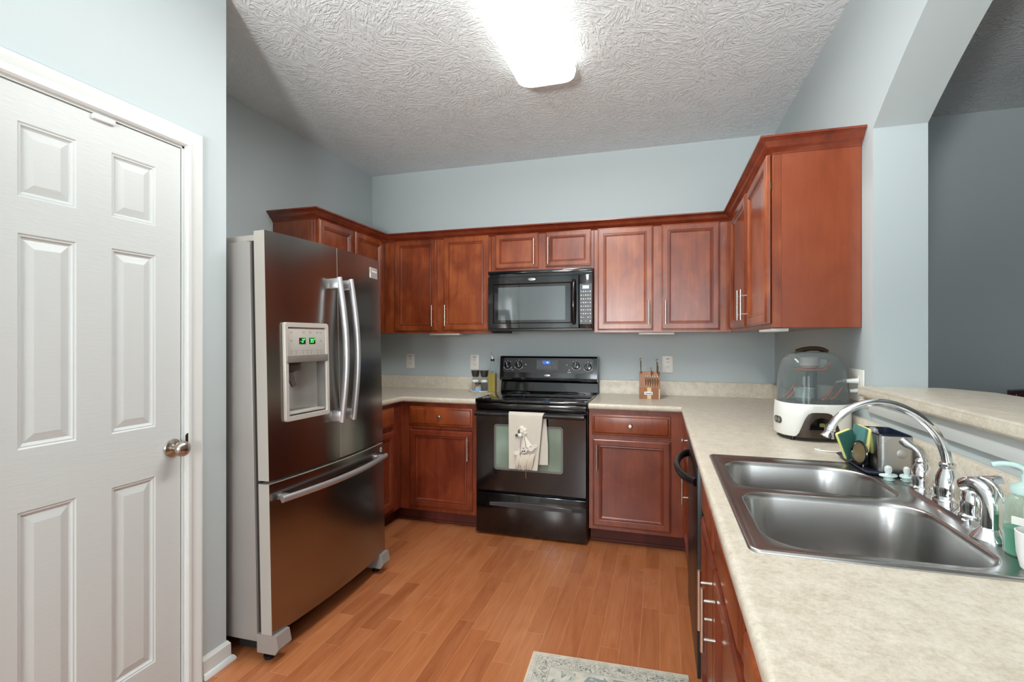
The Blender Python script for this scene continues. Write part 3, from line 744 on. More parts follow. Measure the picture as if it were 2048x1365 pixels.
# ---------------------------------------------------------------- refrigerator (tilted back a little)
TL = math.radians(-1.35)
fr = thing('refrigerator', 'large stainless french-door refrigerator with bottom freezer and ice dispenser', 'refrigerator', (-1.512, 2.095, 0), (0, TL, 0))
# local frame: x = 0 at door front edge, +x toward the room; y about the centre
HW = .435
def bow(y): return .030*(1-(y/HW)**2)
b = B(); box(b, -.84, -.078, -HW+.002, HW-.002, .075, 1.735, .006, 2); obj('body', b, 'silver_paint', fr, local=True)
b = B(); box(b, -.0775, -.056, -HW+.012, HW-.012, .10, 1.74); obj('gasket', b, 'seam', fr, local=True, smooth=False)
b = B(); box(b, -.50, -.082, -HW+.03, HW-.03, 1.7352, 1.768, .008); obj('hinge_cover', b, 'silver_plastic', fr, local=True)
for s in (-1, 1):
    b = B(); box(b, -.10, -.03, s*(HW-.03)-.022, s*(HW-.03)+.022, 1.7352, 1.756, .004); cyl(b, (-.045, s*(HW-.026), 1.73), (-.045, s*(HW-.026), 1.766), .011); obj('hinge', b, 'silver_plastic', fr, local=True)
def bowed_slab(y0, y1, z0, z1, xb=-.055, hole=None, edge=.004):
    """door leaf with bowed front; hole=(ya,yb,za,zb,depth)"""
    b = B(); ys = [y0+(y1-y0)*k/14 for k in range(15)]; zs = [z0, z1]
    if hole: ys = sorted(set([y for y in ys if not (hole[0]-.004 < y < hole[1]+.004)]+[hole[0], hole[1]])); zs = [z0, hole[2], hole[3], z1]
    G = {}
    def fx(y): return bow(y)-.0015
    for i, y in enumerate(ys):
        for j, z in enumerate(zs): G[i, j] = b.verts.new((fx(y), y, z))
    BK = {}
    for i, y in enumerate(ys):
        for j in (0, len(zs)-1): BK[i, j] = b.verts.new((xb, y, zs[j]))
    hi = (ys.index(hole[0]), ys.index(hole[1])) if hole else None
    for i in range(len(ys)-1):
        for j in range(len(zs)-1):
            if hole and hi[0] <= i < hi[1] and j == 1: continue
            b.faces.new((G[i, j], G[i+1, j], G[i+1, j+1], G[i, j+1])).material_index = 0
        n = len(zs)-1
        b.faces.new((G[i, 0], G[i+1, 0], BK[i+1, 0], BK[i, 0])).material_index = 1
        b.faces.new((G[i, n], G[i+1, n], BK[i+1, n], BK[i, n])).material_index = 1
        b.faces.new((BK[i, 0], BK[i+1, 0], BK[i+1, n], BK[i, n])).material_index = 1
    n = len(zs)-1; m = len(ys)-1
    for i in (0, m):
        f = b.faces.new([G[i, j] for j in range(n+1)]+[BK[i, n], BK[i, 0]]); f.material_index = 1
    return b
dz0, dz1 = .742, 1.774; HY0, HY1, HZ0, HZ1 = -.342, -.109, .995, 1.243
ld = obj('door', bowed_slab(-HW, -.0025, dz0, dz1, hole=(HY0, HY1, HZ0, HZ1)), ['steel_v', 'silver_plastic'], fr, local=True, ang=50)
rd = obj('door', bowed_slab(.0025, HW, dz0, dz1), ['steel_v', 'silver_plastic'], fr, local=True, ang=50)
fz = obj('freezer_drawer', bowed_slab(-HW, HW, .112, .728), ['steel_v', 'silver_plastic'], fr, local=True, ang=50)
# dispenser, set on the left door
def onx(y, e=0): return bow(y)+e
ym = -.2255; sl = (bow(-.098)-bow(-.355))/(.257)
DM = plane(Vector((sl, 1, 0)).normalized(), (0, 0, 1), Vector((1, -sl, 0)).normalized(), (bow(ym)+.000, ym, 0)) @ Matrix.Diagonal((.905, 1, 1, 1))   # u along y, v up, w out
b = B(); fo = rr(0, 1.184, .1465, .2125, .012, 4); fi = rr(0, 1.184, .1245, .1905, .004, 4)
rings(b, [[(u, v, -.003) for u, v in fo], [(u, v, .008) for u, v in fo], [(u*.985, 1.184+(v-1.184)*.99, .012) for u, v in fo], [(u*1.02, 1.184+(v-1.184)*1.01, .012) for u, v in fi], [(u, v, .006) for u, v in fi], [(u, v, -.003) for u, v in fi]], 0, Mx=DM)
dp = obj('dispenser', b, 'silver_plastic', ld, local=True)
b = B(); box(b, -.124, .124, 1.252, 1.372, -.006, .006, .002, Mx=DM); obj('control_panel', b, 'silver_plastic', ld, local=True)
b = B(); box(b, -.136, .136, 1.222, 1.254, .002, .016, .003, Mx=DM); obj('visor', b, plain('dark_silver', '#8A857D', .35, .5), ld, local=True)
# recess lining (curved back), paddle, spout, tray
b = B(); prof = [(-.124, .006)]; K = 12
sec = [(-.1235, .004), (-.1235, -.045)] + [(-.1235+.247*k/K, -.052-.022*math.sin(PI*k/K)) for k in range(1, K)] + [(.1235, -.045), (.1235, .004)]
lo = [b.verts.new(DM @ Vector((u, .996, w))) for u, w in sec]; hi = [b.verts.new(DM @ Vector((u, 1.228, w))) for u, w in sec]
bridge(b, lo, hi, closed=False); b.faces.new(lo); b.faces.new(hi[::-1]); obj('recess', b, plain('brushed_recess', '#A9A8A4', .3, .7), ld, local=True)
b = B(); box(b, -.11, -.02, 1.185, 1.226, -.045, -.008, .006, Mx=DM); tube(b, [DM @ Vector((-.075, 1.19, -.03)), DM @ Vector((-.072, 1.15, -.022)), DM @ Vector((-.066, 1.118, -.012))], [.024, .022, .016], 14, flat=(1, .6)); obj('ice_chute', b, plain('smoked_plastic', '#4A4340', .15), ld, local=True)
b = B(); box(b, -.118, .118, .999, 1.008, -.045, .004, .002, Mx=DM); obj('drip_tray', b, 'silver_plastic', ld, local=True)
for s, (ua, ub) in (('-3°', (-.052, -.010)), ('35°', (.014, .056))):
    b = B(); box(b, ua, ub, 1.302, 1.330, .0055, .0068, Mx=DM); dsp = obj('display', b, 'black_matte', ld, local=True, smooth=False)
    b = text_bm(s, .025, DM @ Matrix.Translation(((ua+ub)/2+.002, 1.316, .0072))); obj('digits', b, 'green_led', dsp, local=True, smooth=False)
b = B()
for (u, v) in ((-.10, 1.355), (-.022, 1.355), (.022, 1.355), (.07, 1.355), (.093, 1.355), (-.10, 1.318), (.095, 1.318), (-.10, 1.272), (-.073, 1.272), (-.028, 1.272), (0, 1.272), (.026, 1.272), (.072, 1.272), (.095, 1.272)):
    box(b, u-.008, u+.008, v, v+.0018, .0058, .0064, Mx=DM)
    if v < 1.3: box(b, u-.0022, u+.0022, v-.012, v-.007, .0058, .0064, Mx=DM)
    else: box(b, u-.006, u+.006, v-.005, v-.0035, .0058, .0064, Mx=DM)
obj('printed_legend', b, 'mark', ld, local=True, smooth=False)
# handles
for (dd, yy) in ((ld, -.046), (rd, .046)):
    b = B(); pts = []
    for k in range(15):
        s = k/14; z = .925+s*.695; x = .030+.040+.034*math.sin(PI*s)
        pts.append((x, yy, z))
    tube(b, pts, .0155, 16, flat=(.75, 1.1))
    for z in (.955, 1.592): box(b, .018, .074, yy-.014, yy+.014, z-.026, z+.024, .004)
    obj('handle', b, 'handle_grey', dd, local=True)
b = B(); pts = []
for k in range(25):
    s = k/24; y = -.405+s*.81; pts.append((bow(y)+.032+.018*math.sin(PI*s), y, .662))
tube(b, pts, .0135, 16, flat=(.8, 1.1))
for y in (-.37, .37): box(b, bow(y)-.004, bow(y)+.034, y-.016, y+.016, .650, .674, .004)
obj('handle', b, 'handle_grey', fz, local=True)
# badges
BM = plane(Vector((-.10, 1, 0)).normalized(), (0, 0, 1), Vector((1, .10, 0)).normalized(), (bow(.375)+.0008, .365, 1.695))
b = B(); box(b, -.052, -.040, -.030, .030, -.001, .003, .001, Mx=BM); box(b, -.040, .036, -.030, .030, -.001, .0012, .0005, Mx=BM); bd = obj('badge', b, 'badge', rd, local=True)
b = text_bm('FRIGIDAIRE', .0125, BM @ Matrix.Translation((-.002, .008, .0016))); obj('lettering', b, 'mark_white', bd, local=True, smooth=False)
GM = plane(Vector((-.12, 1, 0)).normalized(), (0, 0, 1), Vector((1, .12, 0)).normalized(), (bow(.40)+.001, .400, .695))
b = B(); lathe(b, [(.010, 0), (.014, .001), (.010, .002)], GM @ Vector((0, 0, 0)), (1, .12, 0), 20); obj('lock_ring', b, 'mark_white', fz, local=True)
# feet and base grille
b = B(); box(b, -.20, -.085, -HW+.03, HW-.03, .03, .10); obj('base_grille', b, 'black_matte', fr, local=True, smooth=False)
for s in (-1, 1):
    b = B(); q = [(-.078, .035), (.012, .035), (.030, .060), (.020, .111), (-.078, .111)]
    y0_, y1_ = (s*HW, s*(HW-.075)) if s > 0 else (-HW, -HW+.075)
    loops = [[(x, y, z) for x, z in q] for y in sorted((y0_, y1_))]; rings(b, loops, 0, True, True); obj('corner_foot', b, 'silver_paint', fr, local=True, smooth=False)
    b = B(); lathe(b, [(0, .0), (.020, .0), (.022, .008), (.022, .014), (.012, .018), (.012, .038)], (-.045, s*(HW-.03), .001), n=12); obj('leveling_foot', b, 'black_satin', fr, local=True)

# ---------------------------------------------------------------- range
RX0, RX1, RYF = -1.2035, -.4445, 3.172
rg = thing('range', 'black freestanding electric range with glass cooktop and a towel on its oven handle', 'stove', ((RX0+RX1)/2, 3.5, 0))
Rf = face_back(RYF)
b = B(); box(b, RX0, RX1, RYF+.045, 3.805, .03, .898, .003); obj('body', b, 'black_satin', rg)
b = B(); box(b, RX0-.001, RX1+.001, RYF-.008, 3.74, .899, .921, .006, 3); ct = obj('cooktop', b, 'black_glass', rg)
b = B()
for (x, y, r) in ((-1.02, 3.34, .115), (-.63, 3.34, .09), (-1.02, 3.59, .085), (-.63, 3.59, .115)):
    lathe(b, [(r, 0), (r, .0004), (r-.003, .0004), (r-.003, 0)], (x, y, .9211), n=40)
obj('burner_ring', b, 'panel_grey', ct)
b = B(); box(b, RX0+.002, RX1-.002, RYF-.002, RYF+.045, .852, .897, .008, 3); obj('front_rail', b, 'black_gloss', rg)
# oven door with window opening
b = B(); u0, u1, v0, v1 = RX0+.004, RX1-.004, .302, .846
wu0, wu1, wv0, wv1 = -1.070, -.600, .448, .754
rings(b, [[(u0, v0, -.044), (u1, v0, -.044), (u1, v1, -.044), (u0, v1, -.044)], [(u0, v0, -.004), (u1, v0, -.004), (u1, v1, -.004), (u0, v1, -.004)], [(u0+.004, v0+.004, 0), (u1-.004, v0+.004, 0), (u1-.004, v1-.004, 0), (u0+.004, v1-.004, 0)], [(wu0, wv0, 0), (wu1, wv0, 0), (wu1, wv1, 0), (wu0, wv1, 0)], [(wu0+.003, wv0+.003, -.004), (wu1-.003, wv0+.003, -.004), (wu1-.003, wv1-.003, -.004), (wu0+.003, wv1-.003, -.004)]], 0, True, True, Mx=Rf)
od = obj('oven_door', b, 'black_gloss', rg, ang=25)
cx, cv, hu, hv = (wu0+wu1)/2, (wv0+wv1)/2, (wu1-wu0)/2, (wv1-wv0)/2
b = B(); A = rr(cx, cv, hu, hv, .018, 5); C = rr(cx, cv, hu-.014, hv-.014, .010, 5)
rings(b, [[(u, v, -.001) for u, v in A], [(u, v, .0012) for u, v in A], [(u, v, .0012) for u, v in C], [(u, v, -.001) for u, v in C]], Mx=Rf); obj('window_frame', b, plain('grey_window_border', '#6B6C68', .2), od)
b = B(); poly_prism(b, C, -.002, .0004, Mx=Rf); obj('window_glass', b, 'oven_glass', od)
b = B(); HZ = .828
tube(b, [(RX0+.012, RYF-.045, HZ), (RX1-.012, RYF-.045, HZ)], .0155, 18, flat=(1, 1.15))
for x in (RX0+.03, RX1-.03): box(b, x-.014, x+.014, RYF-.045, RYF+.001, HZ-.013, HZ+.013, .004)
obj('handle', b, 'black_gloss', od)
# drawer with scoop grip
b = B(); box(b, RX0+.004, RX1-.004, RYF+.002, RYF+.044, .018, .288, .005); dr = obj('storage_drawer', b, 'black_gloss', rg)
b = B(); n = 16; top = []; bot = []
gx0, gx1 = RX0+.10, RX1-.10
out = [];
for k in range(n+1):
    s = k/n; x = gx0+(gx1-gx0)*s; top.append((x, .222+.012*math.sin(PI*s), .012*math.sin(PI*s)**.5+.001)); bot.append((x, .204-.004*math.sin(PI*s), .0005))
tv = [b.verts.new(Rf @ Vector(c)) for c in top]; bv = [b.verts.new(Rf @ Vector(c)) for c in bot]; mv = [b.verts.new(Rf @ Vector((x, z+.004, -.004))) for x, z, _ in top]
bridge(b, tv, bv, closed=False); bridge(b, mv, tv, closed=False); bridge(b, bv, mv, closed=False); obj('drawer_grip', b, plain('dark_grey_grip', '#4C5054', .25), dr)
for x in (RX0+.06, RX1-.06):
    for y in (3.26, 3.76): b = B(); lathe(b, [(0, 0), (.018, 0), (.018, .012), (.008, .014), (.008, .05)], (x, y, .001), n=12); obj('leveling_foot', b, 'black_matte', rg)
# back guard
b = B(); gx0, gx1 = RX0+.002, RX1-.002
def prism_x(b, sec, x0, x1): rings(b, [[(x0, y, z) for y, z in sec], [(x1, y, z) for y, z in sec]], 0, True, True)
prism_x(b, [(3.805, .90), (3.735, .90), (3.728, .925), (3.742, .99), (3.752, 1.002), (3.805, 1.002)], gx0, gx1); obj('back_riser', b, 'black_gloss', rg, smooth=False)
b = B(); prism_x(b, [(3.805, 1.003), (3.715, 1.003), (3.700, 1.012), (3.698, 1.03), (3.716, 1.180), (3.728, 1.193), (3.805, 1.193)], gx0-.001, gx1+.001)
bg_ = obj('control_panel', b, 'black_gloss', rg, smooth=False)
# sloped panel frame for the parts on it
vd = Vector((0, .018, .15)).normalized(); PM = plane((1, 0, 0), vd, Vector((0, -vd.z, vd.y)), (0, 3.698, 1.03))
pcx = (RX0+RX1)/2
b = B(); A = rr(pcx, .094, .350, .056, .02, 5); C = rr(pcx, .094, .345, .051, .018, 5)
rings(b, [[(u, v, 0) for u, v in A], [(u, v, .0025) for u, v in A], [(u, v, .0025) for u, v in C]], 0, False, True, Mx=PM); obj('control_inlay', b, 'black_satin', bg_)
for u, v in ((-.315, .092), (-.225, .096), (.222, .096), (.312, .087)):
    c = PM @ Vector((pcx+u, v, .0026)); ax = PM.to_3x3() @ Vector((0, 0, 1))
    b = B(); lathe(b, [(0, 0), (.027, 0), (.026, .012), (.022, .016), (0, .017)], c, ax, 28)
    box(b, -.005, .005, -.024, .024, .012, .026, .002, Mx=PM @ Matrix.Translation((pcx+u, v, .0026)) @ Matrix.Rotation(.08, 4, 'Z')); kb = obj('knob', b, 'black_gloss', bg_)
    b = B(); box(b, -.0012, .0012, .002, .023, .026, .0266, Mx=PM @ Matrix.Translation((pcx+u, v, .0026)) @ Matrix.Rotation(.08, 4, 'Z')); obj('pointer', b, 'mark_white', kb, smooth=False)
    b = B(); 
    for k in range(28):
        a0 = math.radians(-60-60+k*300/28+0); 
        if 4 < k < 24 or k % 2: pass
    seg = 26; R1, R2 = .0325, .0338; a_s, a_e = math.radians(200), math.radians(340)
    L1_ = [PM @ Vector((pcx+u+R1*math.cos(a_s+(a_e-a_s)*k/seg), v+R1*math.sin(a_s+(a_e-a_s)*k/seg), .003)) for k in range(seg+1)]
    L2_ = [PM @ Vector((pcx+u+R2*math.cos(a_s+(a_e-a_s)*k/seg), v+R2*math.sin(a_s+(a_e-a_s)*k/seg), .003)) for k in range(seg+1)]
    bridge(b, [b.verts.new(p) for p in L1_], [b.verts.new(p) for p in L2_], closed=False)
    for aa in (55, 90, 125, 215, 325):
        a = math.radians(aa); box(b, pcx+u+.037*math.cos(a)-.0022, pcx+u+.037*math.cos(a)+.0022, v+.037*math.sin(a)-.0018, v+.037*math.sin(a)+.0018, .0026, .0031, Mx=PM)
    obj('dial_marks', b, 'mark_white', bg_, smooth=False)
b = B(); poly_prism(b, rr(pcx, .100, .083, .038, .005, 3), .0026, .0040, Mx=PM); kp = obj('keypad', b, 'panel_grey', bg_)
b = B(); box(b, pcx-.036, pcx+.024, .104, .130, .0040, .0048, Mx=PM); cd = obj('clock_display', b, 'blue_lcd', kp, smooth=False)
b = text_bm('46', .018, PM @ Matrix.Translation((pcx+.002, .117, .0052))); obj('digits', b, 'cyan_led', cd, smooth=False)
b = B()
for k in range(5): box(b, pcx-.041+k*.0155, pcx-.033+k*.0155, .087, .090, .0040, .0045, Mx=PM); box(b, pcx-.039+k*.0155, pcx-.035+k*.0155, .078, .083, .0040, .0045, Mx=PM)
for k in range(4): box(b, pcx-.077, pcx-.068, .076+k*.014, .080+k*.014, .0040, .0045, Mx=PM)
for k in range(3): box(b, pcx-.056, pcx-.048, .090+k*.013, .094+k*.013, .0040, .0045, Mx=PM)
lathe(b, [(.010, 0), (.010, .0006), (.0085, .0006), (.0085, 0)], PM @ Vector((pcx+.048, .113, .0040)), PM.to_3x3() @ Vector((0, 0, 1)), 4); box(b, pcx+.055, pcx+.066, .086, .089, .0040, .0045, Mx=PM)
obj('key_marks', b, 'mark', kp, smooth=False)
b = B()
for (u, v) in ((-.168, .100), (.152, .100), (.170, .062), (.164, .045), (.178, .045)): box(b, pcx+u-.004, pcx+u+.004, v-.003, v+.003, .0026, .0031, Mx=PM)
box(b, pcx-.285, pcx-.265, .056, .058, .0026, .0031, Mx=PM); obj('panel_marks', b, 'mark_white', bg_, smooth=False)
b = B(); lathe(b, [(0, 0), (.026, 0), (.024, .003), (.016, .0042), (0, .0045)], PM @ Vector((pcx+.0, .018, .0)), PM.to_3x3() @ Vector((0, 0, 1)), 32, sx=1, sy=.33)
bdg = obj('badge', b, 'badge', bg_)
b = text_bm('Whirlpool', .0095, PM @ Matrix.Translation((pcx, .018, .0046))); obj('lettering', b, 'mark', bdg, smooth=False)

# towel over the oven handle
HY = RYF-.045
def cloth(path, x0f, x1f, th=.004, nx=14, wav=.003, seed=0):
    """path: list of (y,z) down the cloth; x edges by function of arclength s"""
    rnd = random.Random(seed); ph = rnd.random()*6
    b = B(); n = len(path); F = []; K = []
    for i, (y, z) in enumerate(path):
        s = i/(n-1); a, c = x0f(s), x1f(s); row = []; row2 = []
        t0 = Vector(path[max(i-1, 0)]); t1 = Vector(path[min(i+1, n-1)]); d = (t1-t0).normalized(); nr = Vector((-d.y, d.x))
        for j in range(nx+1):
            x = a+(c-a)*j/nx; wv = wav*s*math.sin(j*.9+ph)+wav*.5*math.sin(j*.45+s*5+ph)*min(1, s*4)
            row.append(b.verts.new((x, y-abs(0)+wv*0-(-wv), z))); row2.append(b.verts.new((x, y+wv+nr.x*th, z+nr.y*th)))
        F.append(row); K.append(row2)
    for i in range(n-1):
        bridge(b, F[i], F[i+1], closed=False); bridge(b, K[i], K[i+1], closed=False)
    bridge(b, F[0], K[0], closed=False); bridge(b, F[-1], K[-1], closed=False)
    for e in (0, -1): bridge(b, [r[e] for r in F], [r[e] for r in K], closed=False)
    return b
tw = thing('hand_towel', 'cream towel with a crocheted bearded gnome, folded over the oven door handle', 'towel', (-.85, HY-.03, .477))
hr = .021
arcf = [(HY-hr*math.sin(math.radians(a)), HZ+hr*math.cos(math.radians(a))) for a in (0, 25, 50, 75, 90)]
front = arcf+[(HY-hr-.001, HZ-.02-(.33*k/14)) for k in range(15)]
b = cloth(front, lambda s: -.949+.004*s, lambda s: -.712-.042*s, seed=2); obj('front_layer', b, 'linen', tw)
arcb = [(HY+hr*math.sin(math.radians(a)), HZ+hr*math.cos(math.radians(a))) for a in (0, 30, 60, 90)]
backp = arcb+[(HY+hr-.0, HZ-.02-(.30*k/14)) for k in range(15)]
b = cloth(backp, lambda s: -.949-.005*s, lambda s: -.712+.018*min(1, s*1.5), th=-.004, seed=3)
obj('back_layer', b, 'linen', tw)
FY = HY-hr-.006
def disc_blob(b, x, z, rx, rz, d=.012, y=FY): lathe(b, [(0, -d), (.5, -d*.85), (.85, -d*.45), (1, 0), (0, .001)], (0, 0, 0), (0, 0, 1), 16); 
def blob(b, x, z, rx, rz, d=.010, y=FY):
    vs0 = set(b.verts); bmesh.ops.create_uvsphere(b, u_segments=12, v_segments=8, radius=1); nv = [v for v in b.verts if v not in vs0]
    bmesh.ops.scale(b, vec=(rx, d, rz), verts=nv); bmesh.ops.translate(b, vec=(x, y, z), verts=nv)
def gx(px): return -.951+(px-325)*(.230/580)      # px of the towel close-up -> x
def gz(py): return .861-(py-175)*(.384/990)
gn = B()
# cone hat
n = 14; tip = (gx(590), gz(560)); L_, R_ = (gx(545), gz(805)), (gx(735), gz(750))
hat = []
for k in range(8):
    s = k/7; xl = tip[0]+(L_[0]-tip[0])*s-.002; xr = tip[0]+(R_[0]-tip[0])*s+.002; zl = tip[1]+(L_[1]-tip[1])*s; zr = tip[1]+(R_[1]-tip[1])*s
    hat.append([gn.verts.new((xl+(xr-xl)*j/8, FY-.012*math.sin(PI*j/8), zl+(zr-zl)*j/8)) for j in range(9)])
for p, q in zip(hat, hat[1:]): bridge(gn, p, q, closed=False)
obj('gnome_hat', gn, 'lace', tw)
b = B()
for (px, py, r) in ((560, 470, 42), (600, 500, 44), (560, 520, 40), (620, 545, 34)): blob(b, gx(px), gz(py), r*.0004, r*.00039, .011)
obj('pompom', b, 'lace', tw)
b = B(); blob(b, gx(535), gz(585), .015, .014, .012, FY-.006); obj('pearl_bud', b, 'white_plastic', tw)
b = B()
for (px, py, rx, rz) in ((525, 525, .011, .014), (478, 590, .012, .009)): blob(b, gx(px), gz(py), rx, rz, .004, FY-.004)
obj('leaf', b, 'leaf', tw)
b = B()
rnd = random.Random(4)
for k in range(26):   # lace brim across the beard, looped crochet
    s = k/25; px = 460+340*s; py = 880-115*s+18*math.sin(s*18); r = 26
    c = Vector((gx(px), FY-.008, gz(py))); 
    tube(b, [c+Vector((.010*math.cos(a), -.002, .010*math.sin(a))) for a in [2*PI*i/8 for i in range(9)]], .0028, 6, cap=False)
obj('crochet_brim', b, 'lace', tw)
b = B()
for k in range(70):
    s = rnd.random(); px0 = 500+s*300; py0 = 930-s*60; px1 = px0-40+rnd.uniform(-35, 25)+ (0 if s < .5 else -20); py1 = 1100+rnd.uniform(-10, 75)-40*abs(s-.5)
    p0 = Vector((gx(px0), FY-.010, gz(py0))); p2 = Vector((gx(px1), FY-.006, gz(py1))); pm = (p0+p2)/2+Vector((rnd.uniform(-.004, .004), -.010, 0))
    tube(b, [p0, pm, p2], [.0035, .003, .001], 5, cap=False)
for k in range(34):
    s = rnd.random(); px0 = 450+s*100; p0 = Vector((gx(px0+50), FY-.008, gz(900))); p2 = Vector((gx(px0+10), FY-.005, gz(1010+rnd.uniform(0, 70)))); tube(b, [p0, (p0+p2)/2+Vector((0, -.006, 0)), p2], [.003, .0025, .001], 5, cap=False)
obj('beard', b, 'yarn', tw)
b = B()
for pts in ([(590, 590), (555, 660), (545, 790), (548, 930)], [(610, 590), (628, 680), (640, 760), (670, 800)]):
    tube(b, [(gx(x), FY-.015, gz(y)) for x, y in pts], .0014, 6)
tube(b, [(gx(640), FY-.004, gz(1150)), (gx(632), FY-.006, gz(1230)), (gx(640), FY-.006, gz(1300))], .002, 6)
obj('string', b, 'string', tw)
b = B(); blob(b, gx(583), gz(845), .006, .004, .004, FY-.014); blob(b, gx(617), gz(838), .006, .004, .004, FY-.014); obj('button_nose', b, 'mark_dark', tw)

# ---------------------------------------------------------------- microwave
mw = thing('microwave', 'glossy black over-the-range microwave with an oval badge under the short cabinet', 'microwave', (-.824, 3.63, 1.383))
MX0, MX1, MY, MZ0, MZ1 = -1.2045, -.4445, 3.43, 1.383, 1.818
b = B(); box(b, MX0, MX1, MY+.03, YB-.004, MZ0+.012, MZ1, .003); obj('body', b, 'black_satin', mw)
b = B(); box(b, MX0, MX1, MY+.002, MY+.06, MZ0, MZ0+.018, .003); obj('bottom_lip', b, plain('dark_warm_grey', '#2B2926', .35), mw)
b = B(); box(b, MX0, MX1, MY-.004, MY+.05, MZ1-.021, MZ1, .003); box(b, MX0+.004, MX1-.004, MY+.02, MY+.03, MZ1-.043, MZ1-.02, 0)
obj('top_vent', b, 'black_gloss', mw)
Mm = face_back(MY)
dx1 = -.538; z0, z1 = MZ0+.019, MZ1-.044
wu0, wu1, wv0, wv1 = -1.168, -.588, 1.437, 1.726
b = B(); rings(b, [[(MX0, z0, -.028), (dx1, z0, -.028), (dx1, z1, -.028), (MX0, z1, -.028)], [(MX0, z0, -.003), (dx1, z0, -.003), (dx1, z1, -.003), (MX0, z1, -.003)], [(MX0+.003, z0+.003, 0), (dx1-.003, z0+.003, 0), (dx1-.003, z1-.003, 0), (MX0+.003, z1-.003, 0)],
  [(wu0, wv0, .0), (wu1, wv0, .0), (wu1, wv1, .0), (wu0, wv1, .0)], [(wu0+.008, wv0+.008, -.006), (wu1-.008, wv0+.008, -.006), (wu1-.008, wv1-.008, -.006), (wu0+.008, wv1-.008, -.006)]], 0, True, True, Mx=Mm)
md = obj('door', b, 'black_gloss', mw, ang=25)
b = B(); box(b, -1.128, -.635, 1.462, 1.700, -.0059, -.0052, Mx=Mm); obj('window', b, 'mw_glass', md, smooth=False)
b = B(); pts = [(-.572, MY-.001, 1.735)]+[(-.572, MY-.010-.018*math.sin(PI*k/10), 1.725-.28*k/10) for k in range(11)]+[(-.572, MY-.001, 1.435)]
tube(b, pts, .015, 14, flat=(.9, .9)); obj('handle', b, 'black_gloss', md)
b = B(); lathe(b, [(0, 0), (.028, 0), (.027, .003), (.018, .0045), (0, .0048)], (-.875, MY, 1.752), (0, -1, 0), 36, sx=1, sy=.36)
bdg = obj('badge', b, 'badge', md)
b = text_bm('Whirlpool', .0115, Mm @ Matrix.Translation((-.875, 1.752, .0050))); obj('lettering', b, 'mark', bdg, smooth=False)
b = B(); box(b, dx1+.0025, MX1, MY, MY+.029, z0, z1, .003); cp_ = obj('control_panel', b, 'black_gloss', mw)
b = B(); box(b, dx1+.006, MX1-.004, 1.430, 1.708, .0, .0012, Mx=Mm); kp = obj('keypad', b, 'panel_grey', cp_, smooth=False)
b = B(); box(b, -.512, -.468, 1.675, 1.697, .0012, .0020, Mx=Mm); obj('display', b, 'pale_lcd', kp, smooth=False)
for r in range(9):
    z = 1.655-r*.0255
    for c in range(5):
        if (r, c) in ((7, 2), (8, 1), (8, 3)): continue
        u = -.521+c*.0155; rr_ = .0045 if (r*5+c) % 3 else .0032
        b = B(); poly_prism(b, [(u+rr_*math.cos(2*PI*k/8), z+rr_*.9*math.sin(2*PI*k/8)) for k in range(8)], .0012, .0017, Mx=Mm)
        obj('button', b, 'mark_white', kp, smooth=False)
b = B(); box(b, -1.19, -1.06, 3.50, 3.56, 1.369, 1.3828, .002); obj('grease_filter', b, 'black_matte', mw)

# under-cabinet lights
for (x0, x1, lab) in ((-1.72, -1.47, 'slim white light bar under the cabinet left of the microwave'), (-.14, .095, 'slim white light bar under the cabinet above the knife block')):
    b = B(); box(b, x0, x1, 3.525, 3.60, 1.357, 1.3715, .004); solo('light_bar', b, 'white_plastic', lab, 'light', group='bars under the wall cabinets')
b = B(); box(b, .452, .52, 2.33, 2.60, 1.357, 1.3715, .004); solo('light_bar', b, 'white_plastic', 'slim white light bar under the right wall cabinet, above the steriliser', 'light', group='bars under the wall cabinets')

# outlets
def outlet(x, z, lab):
    t = thing('wall_outlet', lab, 'outlet', (x, YB, z-.06), group='outlets on the back wall'); Mo = face_back(YB-.0005)
    b = B(); box(b, x-.0385, x+.0385, z-.062, z+.062, 0, .006, .003, Mx=Mo); pl_ = obj('cover_plate', b, 'ivory', t)
    b = B(); box(b, x-.012, x+.012, z+.038, z+.0425, .006, .0072, Mx=Mo)
    for s in (.015, -.022):
        for u in (-.0065, .0065): box(b, x+u-.0012, x+u+.0012, z+s, z+s+.009, .006, .0066, Mx=Mo)
        lathe(b, [(0, 0), (.0026, 0), (.0026, .0006), (0, .0006)], Mo @ Vector((x, z+s-.006, .006)), (0, -1, 0), 10)
    obj('sockets', b, 'mark_dark', t, smooth=False)
outlet(-2.048, 1.139, 'ivory wall outlet beside the refrigerator, farthest left on the back wall')
outlet(-1.460, 1.137, 'ivory wall outlet behind the pepper grinders')
outlet(.055, 1.140, 'ivory wall outlet just right of the knife block')
Mo = face_right(XR-.0005)
t = thing('wall_outlet', 'wide ivory outlet plate on the right wall behind the steriliser, with a plug in it', 'outlet', (XR, 2.33, 1.08))
b = B(); box(b, 2.245, 2.40, 1.075, 1.203, 0, .006, .003, Mx=Mo); obj('cover_plate', b, 'ivory', t)
b = B(); box(b, 2.285, 2.315, 1.10, 1.18, .006, .009, .002, Mx=Mo); obj('socket_face', b, 'white_plastic', t)
b = B(); cyl(b, (XR-.009, 2.29, 1.158), (XR-.062, 2.29, 1.156), .011, 14, .007); cyl(b, (XR-.062, 2.29, 1.156), (XR-.078, 2.31, 1.150), .004)
tube(b, [(XR-.078, 2.31, 1.150), (XR-.075, 2.42, 1.10), (XR-.05, 2.50, .99), (XR-.04, 2.54, .93)], .003, 8)
solo('power_plug', b, 'white_plastic', 'white plug and cord in the outlet behind the steriliser', 'plug')
